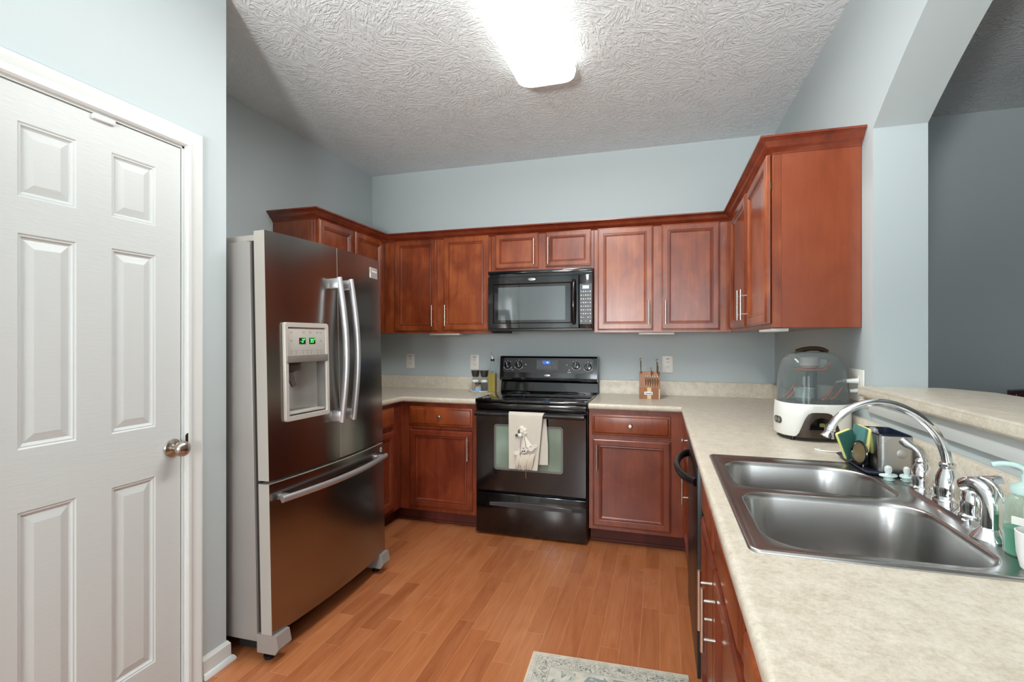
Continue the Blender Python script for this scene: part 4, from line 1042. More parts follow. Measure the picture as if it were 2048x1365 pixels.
b = B(); cyl(b, (XR-.009, 2.30, 1.118), (XR-.035, 2.30, 1.116), .009, 12, .006); solo('power_plug', b, 'white_plastic', 'small lower white plug in the outlet behind the steriliser', 'plug')

# ---------------------------------------------------------------- ceiling light
t = thing('ceiling_light', 'long glowing white wraparound fluorescent light on the kitchen ceiling', 'light', (-.565, 1.96, 2.66))
b = B(); box(b, -.66, -.47, 1.40, 2.53, 2.735, ZC-.001, .003); obj('housing', b, 'white_plastic', t)
b = B(); P_ = lambda z, hx, hy, r: [(x, y, z) for x, y in rr(-.565, 1.965, hx, hy, r, 8)]
rings(b, [P_(2.7345, .150, .615, .07), P_(2.70, .155, .622, .075), P_(2.672, .148, .612, .07), P_(2.660, .130, .59, .06), P_(2.657, .09, .55, .05)], 0, True, True)
obj('diffuser', b, 'lamp', t)

# ---------------------------------------------------------------- sink
sk = thing('kitchen_sink', 'double-bowl stainless drop-in sink in the right countertop', 'sink', ((SX0+SX1)/2, (SY0+SY1)/2, ZW))
def ray_rect(cx, cy, a, x0, x1, y0, y1):
    c, s = math.cos(a), math.sin(a); ts = []
    if c > 1e-9: ts.append((x1-cx)/c)
    if c < -1e-9: ts.append((x0-cx)/c)
    if s > 1e-9: ts.append((y1-cy)/s)
    if s < -1e-9: ts.append((y0-cy)/s)
    t = min(t for t in ts if t > 0); return (cx+c*t, cy+s*t)
def in_rr(cx, cy, a, hx, hy, rad):
    """ray hit on rounded rect with 4 radii"""
    c, s = math.cos(a), math.sin(a); q = rad[(0 if s >= 0 else 3) if c >= 0 else (1 if s >= 0 else 2)]
    lo, hi = 0, 2.0
    def inside(t):
        x, y = abs(c*t), abs(s*t)
        if x > hx or y > hy: return False
        dx, dy = x-(hx-q), y-(hy-q)
        return not (dx > 0 and dy > 0 and dx*dx+dy*dy > q*q)
    for _ in range(40):
        m = (lo+hi)/2
        if inside(m): lo = m
        else: hi = m
    return (cx+c*lo, cy+s*lo)
b = B(); ydiv = 1.468; rim = ZW+.004
lip = SX0, SX1, SY0, SY1
def bowl(b, x0, x1, y0, y1, oy0, oy1, rad, depth):
    cx, cy, hx, hy = (x0+x1)/2, (y0+y1)/2, (x1-x0)/2, (y1-y0)/2
    ox0, ox1 = SX0+.016, SX1-.016
    ang = [2*PI*k/88 for k in range(88)]+[math.atan2(Y-cy, X-cx) % (2*PI) for X in (ox0, ox1) for Y in (oy0, oy1)]
    ang = sorted(set(round(a, 6) for a in ang)); O = [ray_rect(cx, cy, a, ox0, ox1, oy0, oy1) for a in ang]
    def lp(d, z, e=0): return [(*in_rr(cx, cy, a, hx-d, hy-d, [max(.01, r-d*.6) for r in rad]), z) for a in ang]
    L = [[(x, y, rim) for x, y in O], lp(-.006, rim+.0003), lp(-.003, rim-.0006), lp(0, rim-.004), lp(.003, rim-.016), lp(.012, rim-depth+.045), lp(.018, rim-depth+.022), lp(.032, rim-depth+.007), lp(.055, rim-depth+.001), lp(min(hx, hy)*.62, rim-depth-.003)]
    vs = [[b.verts.new(p) for p in q] for q in L]
    for p, q in zip(vs, vs[1:]): bridge(b, p, q)
    b.faces.new(vs[-1])
    return cx, cy
c1 = bowl(b, .206, .600, 1.492, 1.800, ydiv, SY1-.016, [.12, .07, .06, .06], .165)
c2 = bowl(b, .206, .600, 1.082, 1.448, SY0+.016, ydiv, [.08, .07, .085, .075], .185)
# outer lip
hxs, hys = (SX1-SX0)/2, (SY1-SY0)/2; mx, my = (SX0+SX1)/2, (SY0+SY1)/2
def ol(d, z, r): return [(x, y, z) for x, y in rr(mx, my, hxs-d, hys-d, r, 6)]
rings(b, [ol(.0, ZW+.0006, .022), ol(.001, ZW+.0045, .021), ol(.004, ZW+.006, .019), ol(.010, ZW+.0055, .014), ol(.0165, rim-.0002, .001)], 0)
obj('basin', b, 'steel_s', sk, ang=60)
for (cx, cy), dp_ in ((c1, .165), (c2, .185)):
    b = B(); lathe(b, [(.056, -.0015), (.054, .001), (.046, .001), (.040, -.006), (0, -.006)], (cx, cy, rim-dp_-.001), n=30); obj('drain', b, 'chrome', sk)

# faucet
DZ_ = rim
fc = thing('faucet', 'tall chrome gooseneck faucet with two lever handles on a long deck plate', 'faucet', (.668, 1.462, DZ_))
b = B(); poly_prism(b, rr(.668, 1.462, .027, .135, .012, 6), DZ_, DZ_+.009); 
es = [e for e in b.edges if e.verts[0].co.z > DZ_+.005 and e.verts[1].co.z > DZ_+.005]; bmesh.ops.bevel(b, geom=es, offset=.004, segments=3, affect='EDGES'); obj('deck_plate', b, 'chrome', fc)
b = B(); lathe(b, [(.030, 0), (.030, .006), (.027, .010), (.0265, .02), (.028, .03), (.027, .045), (.022, .066), (.016, .080), (.0155, .084), (.017, .087), (.017, .093), (.012, .097), (0, .098)], (.672, 1.462, DZ_+.0088), n=36); obj('spout_base', b, 'chrome', fc)
sp_pts = [(.672, .99), (.671, 1.02), (.667, 1.05), (.655, 1.082), (.636, 1.110), (.607, 1.138), (.572, 1.157), (.535, 1.166), (.500, 1.162), (.468, 1.148), (.442, 1.126), (.427, 1.104), (.421, 1.088)]
def smooth_pts(p, it=2):
    for _ in range(it):
        q = [p[0]]
        for a, c in zip(p, p[1:]): q += [tuple(a[i]*.75+c[i]*.25 for i in range(len(a))), tuple(a[i]*.25+c[i]*.75 for i in range(len(a)))]
        p = q+[p[-1]]
    return p
pts = [(x, 1.462, z) for x, z in smooth_pts(sp_pts)]
b = B(); tube(b, pts, [.0125-.003*min(1, i/len(pts)*2.2) for i in range(len(pts))], 20); sp_ = obj('spout', b, 'chrome', fc)
b = B(); d = Vector((-.32, 0, -1)).normalized(); lathe(b, [(0, -.004), (.011, -.004), (.0112, .004), (.0125, .005), (.0125, .010), (.011, .012), (.0115, .018), (.016, .026), (.0155, .029), (0, .028)], (.4235, 1.462, 1.098), d, 28); obj('aerator', b, 'chrome', sp_)
for yy, dirv_, lf in ((1.575, (-.28, .62, 0), 1.0), (1.350, (.35, -.93, 0), .45)):
    b = B(); lathe(b, [(.027, 0), (.027, .005), (.023, .009), (.0225, .018), (.0235, .024), (.0225, .045), (.019, .058), (.0135, .066), (.0145, .069), (.0145, .073), (.009, .080), (0, .082)], (.668, yy, DZ_+.0088), n=32); hb = obj('handle_base', b, 'chrome', fc)
    dd = Vector(dirv_).normalized(); z = DZ_+.086
    c = Vector((.668, yy, z-.012)); pts = [c, c+Vector((0, 0, .014)), c+dd*.008+Vector((0, 0, .016+.010*lf)), c+dd*.020+Vector((0, 0, .018+.018*lf)), c+dd*.036+Vector((0, 0, .016+.025*lf)), c+dd*.050+Vector((0, 0, .014+.034*lf)), c+dd*.055+Vector((0, 0, .013+.038*lf))]
    b = B(); pp = smooth_pts([tuple(p) for p in pts]); m = len(pp); tube(b, pp, [.0105-.004*math.sin(PI*min(1, i/m*1.4))+.002*(i/m) if i < m-1 else .004 for i in range(m)], 16); obj('lever', b, 'chrome', hb)
# side sprayer
t = thing('sink_sprayer', 'short chrome side sprayer with a hooked head, between the faucet and the green soap bottle', 'sprayer', (.643, 1.238, DZ_))
b = B(); lathe(b, [(0, 0), (.034, 0), (.034, .003), (.021, .020), (.017, .024), (.016, .030), (0, .030)], (.643, 1.238, DZ_+.0003), n=32); obj('flange', b, 'chrome', t)
b = B(); pp = smooth_pts([(.643, 1.238, .944), (.643, 1.237, .970), (.643, 1.238, .994), (.640, 1.244, 1.012), (.633, 1.257, 1.022), (.625, 1.273, 1.021), (.618, 1.286, 1.013)])
m = len(pp); tube(b, pp, [.0175 if i < m*.5 else .0175-.002*(i-m*.5)/(m*.5)*2 for i in range(m)], 22); obj('wand', b, 'chrome', t)
b = B(); pp = smooth_pts([(.658, 1.231, .992), (.655, 1.236, 1.014), (.647, 1.248, 1.031), (.636, 1.264, 1.037)]); tube(b, pp, [.003+.004*math.sin(PI*i/(len(pp)-1)) for i in range(len(pp))], 12); obj('trigger', b, 'chrome', t)

# ---------------------------------------------------------------- sink caddy
cz = ZW+.0062
cy_ = thing('sink_caddy', 'brushed steel sponge caddy with a wire rail on a dark blue tray behind the sink', 'caddy', (.65, 1.85, cz))
b = B(); tr = rr(.660, 1.855, .074, .142, .03, 6)
rings(b, [[(x, y, cz) for x, y in rr(.660, 1.855, .066, .134, .026, 6)], [(x, y, cz+.008) for x, y in tr], [(x, y, cz+.0095) for x, y in rr(.660, 1.855, .071, .139, .028, 6)], [(x, y, cz+.004) for x, y in rr(.660, 1.855, .064, .132, .025, 6)]], 0, True, True); obj('tray', b, 'navy_tray', cy_)
b = B(); A = rr(.676, 1.828, .046, .086, .016, 6); I = rr(.676, 1.828, .0435, .0835, .014, 6); zt = 1.033
rings(b, [[(x, y, cz+.005) for x, y in A], [(x, y, zt) for x, y in A], [(x, y, zt) for x, y in I], [(x, y, zt-.004) for x, y in I]], 0, True); obj('steel_shell', b, 'caddy_steel', cy_)
b = B(); I2 = rr(.676, 1.828, .0433, .0833, .014, 6); I3 = rr(.676, 1.828, .040, .080, .012, 6)
rings(b, [[(x, y, zt+.001) for x, y in I2], [(x, y, zt+.003) for x, y in rr(.676, 1.828, .042, .082, .013, 6)], [(x, y, zt+.001) for x, y in I3], [(x, y, cz+.012) for x, y in I3]], 0, False, True); box(b, .637, .715, 1.80, 1.803, cz+.02, zt-.004); obj('liner', b, 'navy', cy_)
b = B(); lathe(b, [(0, 0), (.013, 0), (.014, .0008), (.013, .0014), (0, .0014)], (.690, 1.7425, .982), (0, -1, 0), 24); obj('emblem', b, plain('satin_emblem', '#B4B3B0', .4, .8), cy_)
b = B(); pp = smooth_pts([(.606, 1.79, cz+.006), (.606, 1.79, .955), (.604, 1.80, .960), (.598, 1.87, .966), (.596, 1.93, .976), (.597, 1.955, .976), (.600, 1.962, .968), (.602, 1.963, cz+.006)]); tube(b, pp, .0024, 10); obj('wire_rail', b, 'nickel', cy_)
def sponge(name, label, c, rot, m1, m2, L=.105, H_=.066, T=.030):
    t = thing(name, label, 'sponge', c, rot)
    b = B(); box(b, -L/2, L/2, -T/2, T/2-.009, 0, H_, .007, 3); obj('foam', b, m1, t, local=True)
    b = B(); box(b, -L/2+.001, L/2-.001, T/2-.0088, T/2, .001, H_-.001, .003, 2); obj('scouring_pad', b, m2, t, local=True)
sponge('kitchen_sponge', 'yellow sponge with a dark green scouring face, leaning outward over the wire rail', (.600, 1.895, .945), (math.radians(0), math.radians(0), 0), 'sponge_y', 'green_scour', .092, .052, .024)
o1 = [o for o in bpy.data.objects if o.name.startswith('kitchen_sponge')][-1]
o1.rotation_euler = (0, math.radians(-69), math.radians(197.5)); o1.location = (.569, 1.866, .971)
sponge('kitchen_sponge', 'yellow sponge with a teal scouring face standing against the steel box', (.618, 1.86, .957), (0, 0, 0), 'sponge_y', 'teal_scour', .105, .078, .022)
o2 = [o for o in bpy.data.objects if o.name.startswith('kitchen_sponge')][-1]
o2.rotation_euler = (math.radians(8), 0, math.radians(90)); o2.location = (.6165, 1.855, .966)
b = B(); box(b, .608, .628, 1.81, 1.90, cz+.0045, .964, .004); solo('sponge_rest', b, 'black_matte', 'black rubber block under the teal sponge in the caddy', 'rest')
# palm brush ring
t = thing('dish_brush', 'round black palm brush with a clear hollow handle leaning in the caddy', 'brush', (.588, 1.815, cz+.01))
ax = Vector((-.96, -.26, .08)).normalized(); c = Vector((.599, 1.800, .968)); a_, b_ = frame_of(ax)
b = B(); tube(b, [c+(a_*math.cos(k*2*PI/28)+b_*math.sin(k*2*PI/28))*.034 for k in range(29)], .0042, 10, cap=False); obj('rim', b, 'black_gloss', t)
b = B(); lathe(b, [(0, -.003), (.032, -.003), (.032, .001), (.012, .004), (0, .005)], c, ax, 24); obj('soap_window', b, plain('amber_clear', '#6B5E45', .12), t)
b = B()
for k in range(40):
    rad = .018*math.sqrt((k+.5)/40); an = k*2.4; q = c+(a_*math.cos(an)+b_*math.sin(an))*rad - ax*.003; tube(b, [q, q-ax*.010], .0012, 5)
obj('bristles', b, 'black_matte', t)
# bottle brush in the caddy
t = thing('bottle_brush', 'clear-handled brush with white bristles standing in the steel caddy', 'brush', (.665, 1.86, cz+.014))
b = B(); cyl(b, (.668, 1.845, cz+.014), (.660, 1.862, 1.035), .006, 12); obj('stem', b, 'white_plastic', t)
b = B(); rnd = random.Random(9)
for k in range(110):
    an = rnd.random()*2*PI; el = rnd.uniform(-.2, 1.2); d = Vector((math.cos(an)*math.cos(el), math.sin(an)*math.cos(el), math.sin(el))); q = Vector((.658, 1.866, 1.024)); tube(b, [q, q+d*.017], .0008, 4)
obj('bristles', b, plain('grey_white_bristle', '#B8BCBF', .5), t)

# pacifiers
def pacifier(label, loc, rz, tip=.0):
    t = thing('pacifier', label, 'pacifier', loc, (tip, 0, rz))
    b = B(); pts = []
    A = [(.024*math.cos(a)*(1-.18*abs(math.cos(a))**3*0), .017*math.sin(a)) for a in [2*PI*k/24 for k in range(24)]]
    rings(b, [[(x, y, .012+.10*abs(x)*.4) for x, y in A], [(x*1.02, y*1.02, .014+.10*abs(x)*.4) for x, y in A], [(x*.96, y*.96, .016+.10*abs(x)*.4) for x, y in A]], 0, True, True); obj('shield', b, 'mint', t, local=True)
    b = B(); lathe(b, [(.011, .0005), (.0115, .006), (.009, .012), (0, .013)], n=20); lathe(b, [(.0, .0), (.011, .0005)], n=20); obj('button', b, 'mint', t, local=True)
    b = B(); lathe(b, [(.009, .015), (.007, .021), (.0095, .030), (.0085, .038), (.004, .042), (0, .0425)], n=20, sx=1.1, sy=.9); obj('teat', b, plain('clear_silicone', '#D5DEDD', .15), t, local=True)
    b = B(); tube(b, [(.014*math.cos(a)-.0, .013*math.sin(a), .004) for a in [PI*k/10 for k in range(-5, 6)]], .0018, 8); obj('ring', b, 'mint', t, local=True)
pacifier('pale mint pacifier lying teat-up on the sink deck before the steel caddy', (.628, 1.672, rim+.0005), .3)
pacifier('second pale mint pacifier, half hidden behind the left faucet handle', (.673, 1.672, rim+.0005), 1.3)
b = B(); tube(b, [(.57, 2.09, ZW+.003)]+[(.60+.05*math.cos(a), 2.08+.032*math.sin(a), ZW+.003) for a in [PI+k*.35 for k in range(12)]], .003, 8)
solo('white_ring', b, 'white_plastic', 'thin white plastic ring on the counter between the steriliser and the caddy', 'ring')

# ---------------------------------------------------------------- steriliser
SC_ = Vector((.608, 2.350, ZW)); sr = math.radians(3)
st = thing('bottle_steriliser', 'white countertop bottle steriliser with a smoky clear dome full of baby bottle parts', 'steriliser', SC_, (0, 0, sr))
def sup(a, hx, hy, p=2.6):
    c, s = math.cos(a), math.sin(a); return (hx*math.copysign(abs(c)**(2/p), c), hy*math.copysign(abs(s)**(2/p), s))
NA = 72; AH = [2*PI*k/NA for k in range(NA)]; HX, HYY = .136, .124
def low(a):   # lower boundary of the white shell, arching up over the dark front
    d = (a-math.radians(268)+PI) % (2*PI)-PI
    return .018+.100*math.exp(-(d/.42)**4)
def L3(z, k=1.0, f=None): return [(sup(a, HX*k, HYY*k)[0], sup(a, HX*k, HYY*k)[1], (f(a) if f else z)) for a in AH]
b = B()
rings(b, [L3(0, .985, lambda a: low(a)), L3(0, 1.0, lambda a: low(a)+.004), L3(0, 1.0, lambda a: (low(a)+.150)/2+.01), L3(.146, .975), L3(.150, .955), L3(.150, .93)], 0); base = obj('white_shell', b, 'white_plastic', st, local=True, ang=50)
b = B(); rings(b, [L3(.014, .88), L3(.016, .965), L3(.06, .985), L3(.12, .972), L3(.146, .94), L3(.147, .3)], 0, True, True); obj('dark_base', b, 'brown_plastic', st, local=True)
for a in (40, 140, 222, 318):
    x, y = sup(math.radians(a), HX*.86, HYY*.86); b = B(); lathe(b, [(0, .0005), (.009, .0005), (.010, .004), (.008, .016)], (x, y, 0), n=14)
    obj('foot', b, 'black_satin', st, local=True)
# display window and side button pad
FM = plane((1, 0, 0), (0, 0, 1), (0, -1, 0), (0, -HYY*.99, 0))
b = B(); pts_ = [(-.045, .050), (.045, .050), (.040, .072), (.024, .092), (0, .099), (-.024, .092), (-.040, .072)]
poly_prism(b, pts_, -.006, .003, Mx=FM); dsp = obj('display_window', b, 'black_glass', st, local=True)
b = B(); poly_prism(b, rr(0, .070, .010, .007, .004), .003, .0036, Mx=FM); obj('icon', b, plain('dim_amber', '#6C6A3A', .4), dsp, local=True, smooth=False)
a0 = math.radians(190); px_, py_ = sup(a0, HX, HYY); nrm = Vector((math.cos(a0), math.sin(a0)*1.1, 0)).normalized(); tn = Vector((-nrm.y, nrm.x, 0))
QM = plane(tn, (0, 0, 1), nrm, (px_, py_, .076))
b = B(); poly_prism(b, rr(0, 0, .028, .014, .0135, 6), -.004, .003, Mx=QM); bp = obj('button_pad', b, plain('dark_grey_pad', '#4A4A48', .3), st, local=True)
for u in (-.013, .013):
    b = B(); lathe(b, [(0, 0), (.007, 0), (.0085, .0012), (.007, .002)], QM @ Vector((u, 0, .003)), nrm, 16); obj('button', b, 'silver_plastic', bp, local=True)
# dome
b = B()
dome = [(.150, .950), (.20, .925), (.26, .885), (.30, .835), (.33, .745), (.348, .61), (.356, .44), (.358, .25)]
rings(b, [L3(z, k) for z, k in dome], 0, False, True); obj('dome', b, 'dome', st, local=True, ang=60)
b = B(); tube(b, smooth_pts([(-.060, 0, .356), (-.035, 0, .366), (0, 0, .372), (.035, 0, .370), (.058, 0, .358)]), .013, 14, flat=(1.5, .75)); obj('dome_handle', b, 'brown_plastic', st, local=True)
# rack and bottle parts inside
b = B(); cyl(b, (0, 0, .152), (0, 0, .285), .020, 20); obj('centre_post', b, plain('blue_grey_clear', '#55606E', .15), st, local=True)
b = B()
for (x, y, z, an) in ((-.085, -.045, .165, 60), (.075, -.050, .165, 120), (.03, -.085, .165, 90), (-.07, .05, .165, 20)):
    d = Vector((math.cos(math.radians(an)), 0, 0)); tube(b, [(x-.018, y, z), (x-.006, y-.004, z+.010), (x+.008, y-.006, z+.030), (x+.020, y-.006, z+.052)], [.009, .008, .007, .005], 10, flat=(1.6, .7))
tube(b, [(-.055, -.02, .282), (0, -.025, .280), (.04, -.025, .285), (.062, -.025, .315)], [.007, .008, .008, .006], 10, flat=(1.6, .7))
lathe(b, [(.020, .282), (.065, .283), (.065, .287), (.020, .288)], n=24); obj('coral_rack', b, 'orange', st, local=True)
def bottle_part(x, y, z, r, h, m):
    b = B(); lathe(b, [(r*.75, 0), (r, h*.25), (r, h*.85), (r*1.08, h), (r*.96, h), (r*.9, h*.25), (r*.68, .003), (0, .003)], (x, y, z), n=24); obj('bottle_cup', b, m, st, local=True)
bottle_part(-.045, -.055, .160, .036, .050, 'mint'); bottle_part(.055, .03, .160, .036, .055, 'white_plastic'); bottle_part(-.012, -.01, .290, .034, .045, 'white_plastic'); bottle_part(.045, .02, .290, .022, .035, 'mint')

# ---------------------------------------------------------------- counter items by the range
kb = thing('knife_block', 'striped acacia knife block with steel-handled knives between the range and the outlet', 'knife block', (-.067, 3.60, ZW))
KX0, KX1 = -.136, .002; ky = 3.535
b = B(); sec = [(ky, 0), (ky, .078), (ky+.048, .185), (ky+.125, .155), (ky+.125, 0)]
rings(b, [[(KX0, y, ZW+.0005+z) for y, z in sec], [(KX1, y, ZW+.0005+z) for y, z in sec]], 0, True, True); bmesh.ops.bevel(b, geom=list(b.edges), offset=.0015, segments=1, affect='EDGES'); obj('body', b, 'acacia', kb, smooth=False)
b = B(); box(b, -.083, -.056, ky-.001, ky+.002, ZW+.001, ZW+.077); obj('pale_strip', b, 'palewood', kb, smooth=False); b = B(); box(b, KX1-.009, KX1-.001, ky-.001, ky+.002, ZW+.001, ZW+.072); obj('pale_strip', b, 'palewood', kb, smooth=False)
b = B(); box(b, -.103, -.046, ky-.0035, ky-.001, ZW+.028, ZW+.050, .001); pl_ = obj('name_plate', b, 'white_plastic', kb)
b = B(); box(b, -.096, -.052, ky-.0042, ky-.0036, ZW+.036, ZW+.041); obj('plate_print', b, 'mark', pl_, smooth=False)
# slanted face for handles
sd = Vector((0, .048, .107)).normalized(); sn = Vector((0, -sd.z, sd.y))
def knife(x, s, L, r, lab=None, up=Vector((0, -.30, .95)), grp=None):
    p = Vector((x, ky, ZW+.078))+sd*s; u = up.normalized()
    t = thing('knife', lab, 'knife', p+u*.001, group=grp)
    b = B(); tube(b, [p+u*.001, p+u*(L*.12), p+u*(L*.5), p+u*(L*.85), p+u*L], [r*.8, r*.75, r*1.05, r*.9, r*.7], 10, flat=(1, .6)); h = obj('handle', b, 'nickel_warm', t)
    b = B(); lathe(b, [(0, 0), (r*.9, 0), (r*1.0, .006), (r*.8, .012), (0, .013)], p+u*(L*.92), u, 12); obj('pommel', b, 'chrome', t)
knife(-.126, .105, .105, .0085, 'tallest steel-handled knife, alone at the left of the block')
knife(-.018, .110, .095, .0090, 'chef knife with a dark steel handle at the back right of the block')
knife(-.010, .090, .080, .0065, 'slim knife handle just in front of the chef knife, right of the block')
knife(-.056, .085, .052, .0080, 'short-handled knife standing out in the middle of the block')
for k in range(6):
    knife(-.094+k*.0155, .010, .066, .0052, 'one of six matching steak knives in the lower row of the block', up=Vector((0, -.10, .99)), grp='steak knives in the knife block')

# grinders, spice jar, tray, oil bottle
tx, ty = -1.355, 3.66
b = B(); lathe(b, [(0, 0), (.085, 0), (.098, .008), (.097, .010), (.083, .003), (0, .003)], (tx, ty, ZW+.0005), n=40, sx=.85, sy=.75); solo('tray', b, 'white_ceramic', 'small white oval dish under the grinders left of the range', 'dish')
def grinder(label, x, y, cont):
    z = ZW+.004
    t = thing('spice_grinder', label, 'grinder', (x, y, z))
    b = B(); lathe(b, [(0, 0), (.027, 0), (.028, .004), (.028, .092), (.020, .104), (.020, .112), (.019, .112), (.019, .103), (.027, .091), (.0265, .003)], (x, y, z), n=24); obj('jar', b, 'clear', t)
    b = B(); lathe(b, [(0, .004), (.0255, .004), (.0255, .062), (0, .062)], (x, y, z), n=24); obj('contents', b, cont, t)
    b = B(); lathe(b, [(0, .112), (.024, .112), (.026, .118), (.034, .158), (.034, .162), (0, .163)], (x, y, z), n=24); obj('cap', b, 'dark_cap', t)
    b = B(); lathe(b, [(.0285, .072), (.0285, .090)], (x, y, z), n=24); obj('label_band', b, 'white_plastic', t)
grinder('clear grinder of pink salt with a flared dark cap, nearer the outlet', -1.392, 3.665, 'pinksalt')
grinder('clear grinder of dark peppercorns with a flared dark cap, beside the oil bottle', -1.318, 3.665, 'pepper')
t = thing('spice_jar', 'short round jar with a blue label in front of the two grinders', 'jar', (-1.352, 3.612, ZW+.004))
b = B(); lathe(b, [(0, 0), (.026, 0), (.028, .004), (.028, .045), (.022, .056), (.022, .060)], (-1.352, 3.612, ZW+.004), n=24); obj('glass', b, 'clear', t)
b = B(); lathe(b, [(0, .003), (.0262, .003), (.0262, .046), (0, .046)], (-1.352, 3.612, ZW+.004), n=24); obj('contents', b, 'spice', t)
b = B(); lathe(b, [(.0286, .006), (.0286, .030)], (-1.352, 3.612, ZW+.004), n=24); obj('label_band', b, 'blue_label', t)
b = B(); lathe(b, [(0, .060), (.0235, .058), (.0235, .070), (0, .071)], (-1.352, 3.612, ZW+.004), n=24); obj('lid', b, 'dark_cap', t)
ox, oy = -1.247, 3.655; oz = ZW+.0005
t = thing('oil_bottle', 'slender clear bottle of yellow olive oil with a steel pourer, beside the range', 'bottle', (ox, oy, oz))
def sq(b, prof, c): 
    rings(b, [[(c[0]+x, c[1]+y, c[2]+z) for x, y in rr(0, 0, h, h, r, 4)] for h, r, z in prof], 0, True, True)
b = B(); sq(b, [(.029, .008, 0), (.030, .009, .004), (.030, .009, .150), (.026, .012, .170), (.014, .012, .205), (.0125, .0115, .235), (.0135, .0125, .238), (.0135, .0125, .244)], (ox, oy, oz)); obj('glass', b, 'clear', t)
b = B(); sq(b, [(.0275, .007, .003), (.0275, .007, .146)], (ox, oy, oz)); obj('oil', b, 'oil', t)
b = B(); lathe(b, [(0, .240), (.013, .240), (.016, .243), (.015, .256), (.011, .258), (0, .258)], (ox, oy, oz), n=18); obj('stopper', b, 'black_satin', t)
b = B(); tube(b, [(ox, oy, oz+.256), (ox-.003, oy, oz+.275), (ox-.008, oy-.003, oz+.295), (ox-.012, oy-.006, oz+.308)], .0032, 10); tube(b, [(ox+.006, oy, oz+.256), (ox+.004, oy, oz+.28), (ox-.002, oy, oz+.296)], .0018, 8); obj('pourer', b, 'chrome', t)

# soap pump bottle and white cup at the right edge
bx, by, bz = .657, 1.166, rim+.0005
t = thing('soap_bottle', 'clear pump bottle of green dish soap at the right edge behind the sink', 'bottle', (bx, by, bz))
b = B(); lathe(b, [(0, 0), (.028, 0), (.031, .004), (.0315, .045), (.0305, .085), (.027, .102), (.017, .112), (.0165, .118)], (bx, by, bz), n=30); obj('bottle', b, 'bottle_pet', t)
b = B(); lathe(b, [(0, .002), (.0285, .003), (.0295, .050), (0, .050)], (bx, by, bz), n=30); obj('soap', b, 'green_soap', t)
b = B(); lathe(b, [(0, .117), (.021, .115), (.022, .120), (.021, .130), (.012, .134), (.007, .137), (.0065, .152), (0, .152)], (bx, by, bz), n=26)
tube(b, smooth_pts([(bx, by, bz+.150), (bx, by, bz+.160), (bx-.010, by+.004, bz+.167), (bx-.030, by+.010, bz+.168), (bx-.044, by+.014, bz+.163)]), .0048, 12); obj('pump', b, 'pump', t)
b = B(); cyl(b, (bx, by, bz+.01), (bx, by, bz+.115), .003, 10); obj('dip_tube', b, 'pump', t)
ux, uy, uz = .634, 1.083, rim+.0005
t = thing('white_cup', 'small white tumbler at the lower right edge holding a brush, beside the soap', 'cup', (ux, uy, uz))
b = B(); lathe(b, [(0, 0), (.022, 0), (.028, .005), (.033, .030), (.035, .068), (.0335, .069), (.031, .030), (.025, .008), (0, .007)], (ux, uy, uz), n=32); obj('tumbler', b, 'white_ceramic', t)
b = B(); cyl(b, (ux+.01, uy, uz+.008), (ux-.004, uy+.010, uz+.085), .0045, 10)
for k in range(22):
    q = Vector((ux-.006+.001*(k % 4), uy+.012, uz+.072+.0006*k)); tube(b, [q, q+Vector((-.026, .010, .004))], .0007, 4)
solo('vegetable_brush', b, 'white_plastic', 'small white bristle brush sticking out of the white tumbler', 'brush')
b = B(); bmesh.ops.create_uvsphere(b, u_segments=18, v_segments=12, radius=.011, matrix=Matrix.Translation((ux+.004, uy-.004, uz+.074))); tube(b, [(ux+.004, uy-.004, uz+.068), (ux+.006, uy-.004, uz+.010)], .003, 8)
solo('scrubber', b, plain('tan_wood_ball', '#C08A5A', .6), 'tan wooden-headed scrubber in the white tumbler', 'scrubber')

# ---------------------------------------------------------------- rug
b = B(); box(b, 0, .62, -1.15, 0, 0, .006, .002); rg_ = obj('rug', b, 'rug', None); rg_.location = (-.512, 2.036, .0005); rg_.rotation_euler = (0, 0, math.radians(2.4))
finish(rg_, 'faded cream rug with grey scroll border and teal motifs on the wood floor', 'rug')

# ---------------------------------------------------------------- room beyond the arch
t = thing('bar_chair', 'dark red wooden bar chair showing its top rail above the ledge beyond the arch', 'chair', (2.05, 3.1, 0))
cx_, cy2 = 2.05, 3.10
b = B(); box(b, cx_-.21, cx_+.21, cy2-.20, cy2+.20, .70, .735, .012, 3); obj('seat', b, 'darkwood', t)
for sx in (-1, 1):
    for sy in (-1, 1):
        b = B(); top_ = .70; tube(b, [(cx_+sx*.20, cy2+sy*.19, .001), (cx_+sx*.18, cy2+sy*.17, top_)], [.016, .020], 12); obj('leg', b, 'darkwood', t)
for sx in (-1, 1):
    b = B(); tube(b, [(cx_+sx*.19, cy2+.19, .73), (cx_+sx*.205, cy2+.205, .90), (cx_+sx*.215, cy2+.23, 1.03)], [.018, .016, .014], 12); obj('back_post', b, 'darkwood', t)
b = B(); loops = [[(cx_+u, cy2+.235+.012*math.cos(u*7)-o, z+.012*math.cos(u*6.5)) for o, z in ((-.012, .985), (.012, .985), (.014, 1.045), (-.010, 1.050))] for u in [-.245+.49*k/14 for k in range(15)]]; rings(b, loops, 0, True, True); obj('top_rail', b, 'darkwood', t)
b = B(); pts = [(cx_-.20+.40*k/8, cy2+.215, .88) for k in range(9)]; tube(b, pts, .022, 10, flat=(.4, 1)); obj('back_slat', b, 'darkwood', t)
b = B()
for s in (-1, 1): tube(b, [(cx_+s*.19, cy2-.18, .28), (cx_+s*.19, cy2+.18, .28)], .011, 10)
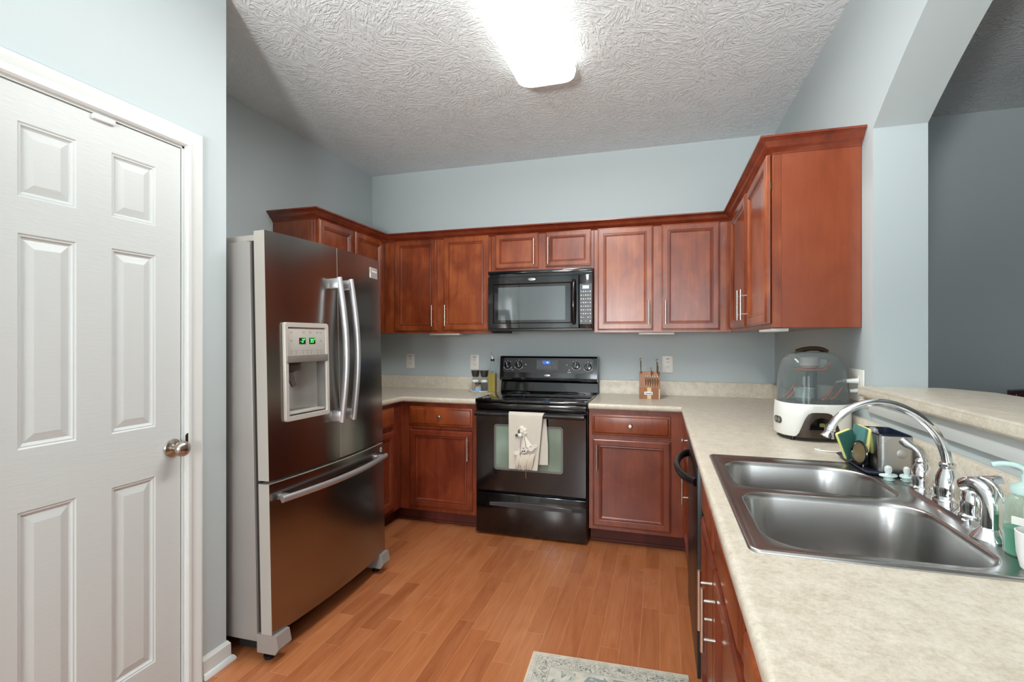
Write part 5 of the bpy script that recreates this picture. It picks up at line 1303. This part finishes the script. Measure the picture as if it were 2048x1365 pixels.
tube(b, [(cx_-.19, cy2-.18, .25), (cx_+.19, cy2-.18, .25)], .011, 10); obj('foot_rail', b, 'darkwood', t)

# dining end behind the camera: globe pendant
t = thing('pendant_lamp', 'white globe pendant lamp hanging over the dining end behind the camera', 'lamp', (-.80, -1.75, 1.37))
b = B(); cyl(b, (-.80, -1.75, 1.67), (-.80, -1.75, 2.735), .004, 8); obj('cord', b, 'black_satin', t)
b = B(); lathe(b, [(0, 0), (.06, 0), (.06, -.02), (0, -.022)], (-.80, -1.75, ZC), n=24); obj('canopy', b, 'nickel', t)
b = B(); lathe(b, [(0, .0), (.035, 0), (.035, .03), (.012, .05), (0, .05)], (-.80, -1.75, 1.63), n=20); obj('socket_cap', b, 'nickel', t)
b = B(); bmesh.ops.create_uvsphere(b, u_segments=28, v_segments=18, radius=.13, matrix=Matrix.Translation((-.80, -1.75, 1.50))); obj('globe', b, mat_emit('glowing_globe', '#FFFBF3', GLOBE_STRENGTH), t)

# invented fill lamp behind the camera, tipped up to brighten the kitchen ceiling
LP_ = Vector((-.50, -.90, 1.42)); aim = Vector((.03, .76, .65)).normalized()
t = thing('added_fill_lamp', 'added fill lamp with a tipped-up white reflector, unseen behind the camera', 'lamp', (-.50, -.90, 0))
b = B(); lathe(b, [(0, .001), (.15, .001), (.15, .015), (.02, .025), (0, .026)], (-.50, -.90, 0), n=28); obj('base', b, 'black_satin', t)
b = B(); cyl(b, (-.50, -.90, .02), tuple(LP_-aim*.16), .010, 12); obj('pole', b, 'black_satin', t)
b = B(); lathe(b, [(.0, -.16), (.05, -.155), (.12, -.09), (.20, .0), (.197, .0), (.117, -.087), (.048, -.150), (0, -.152)], LP_, aim, 32); obj('reflector', b, 'white_paint', t)
area('added_fill_light', tuple(LP_-aim*.05), aim.to_track_quat('-Z', 'Y').to_euler(), .24, .24, 33, (1.0, .99, .975), math.radians(86))  # added bounce fill for the ceiling and upper back wall
area('fluorescent_downlight', (-.565, 1.96, 2.652), (0, 0, 0), .24, 1.1, 30, (1.0, .99, .97))
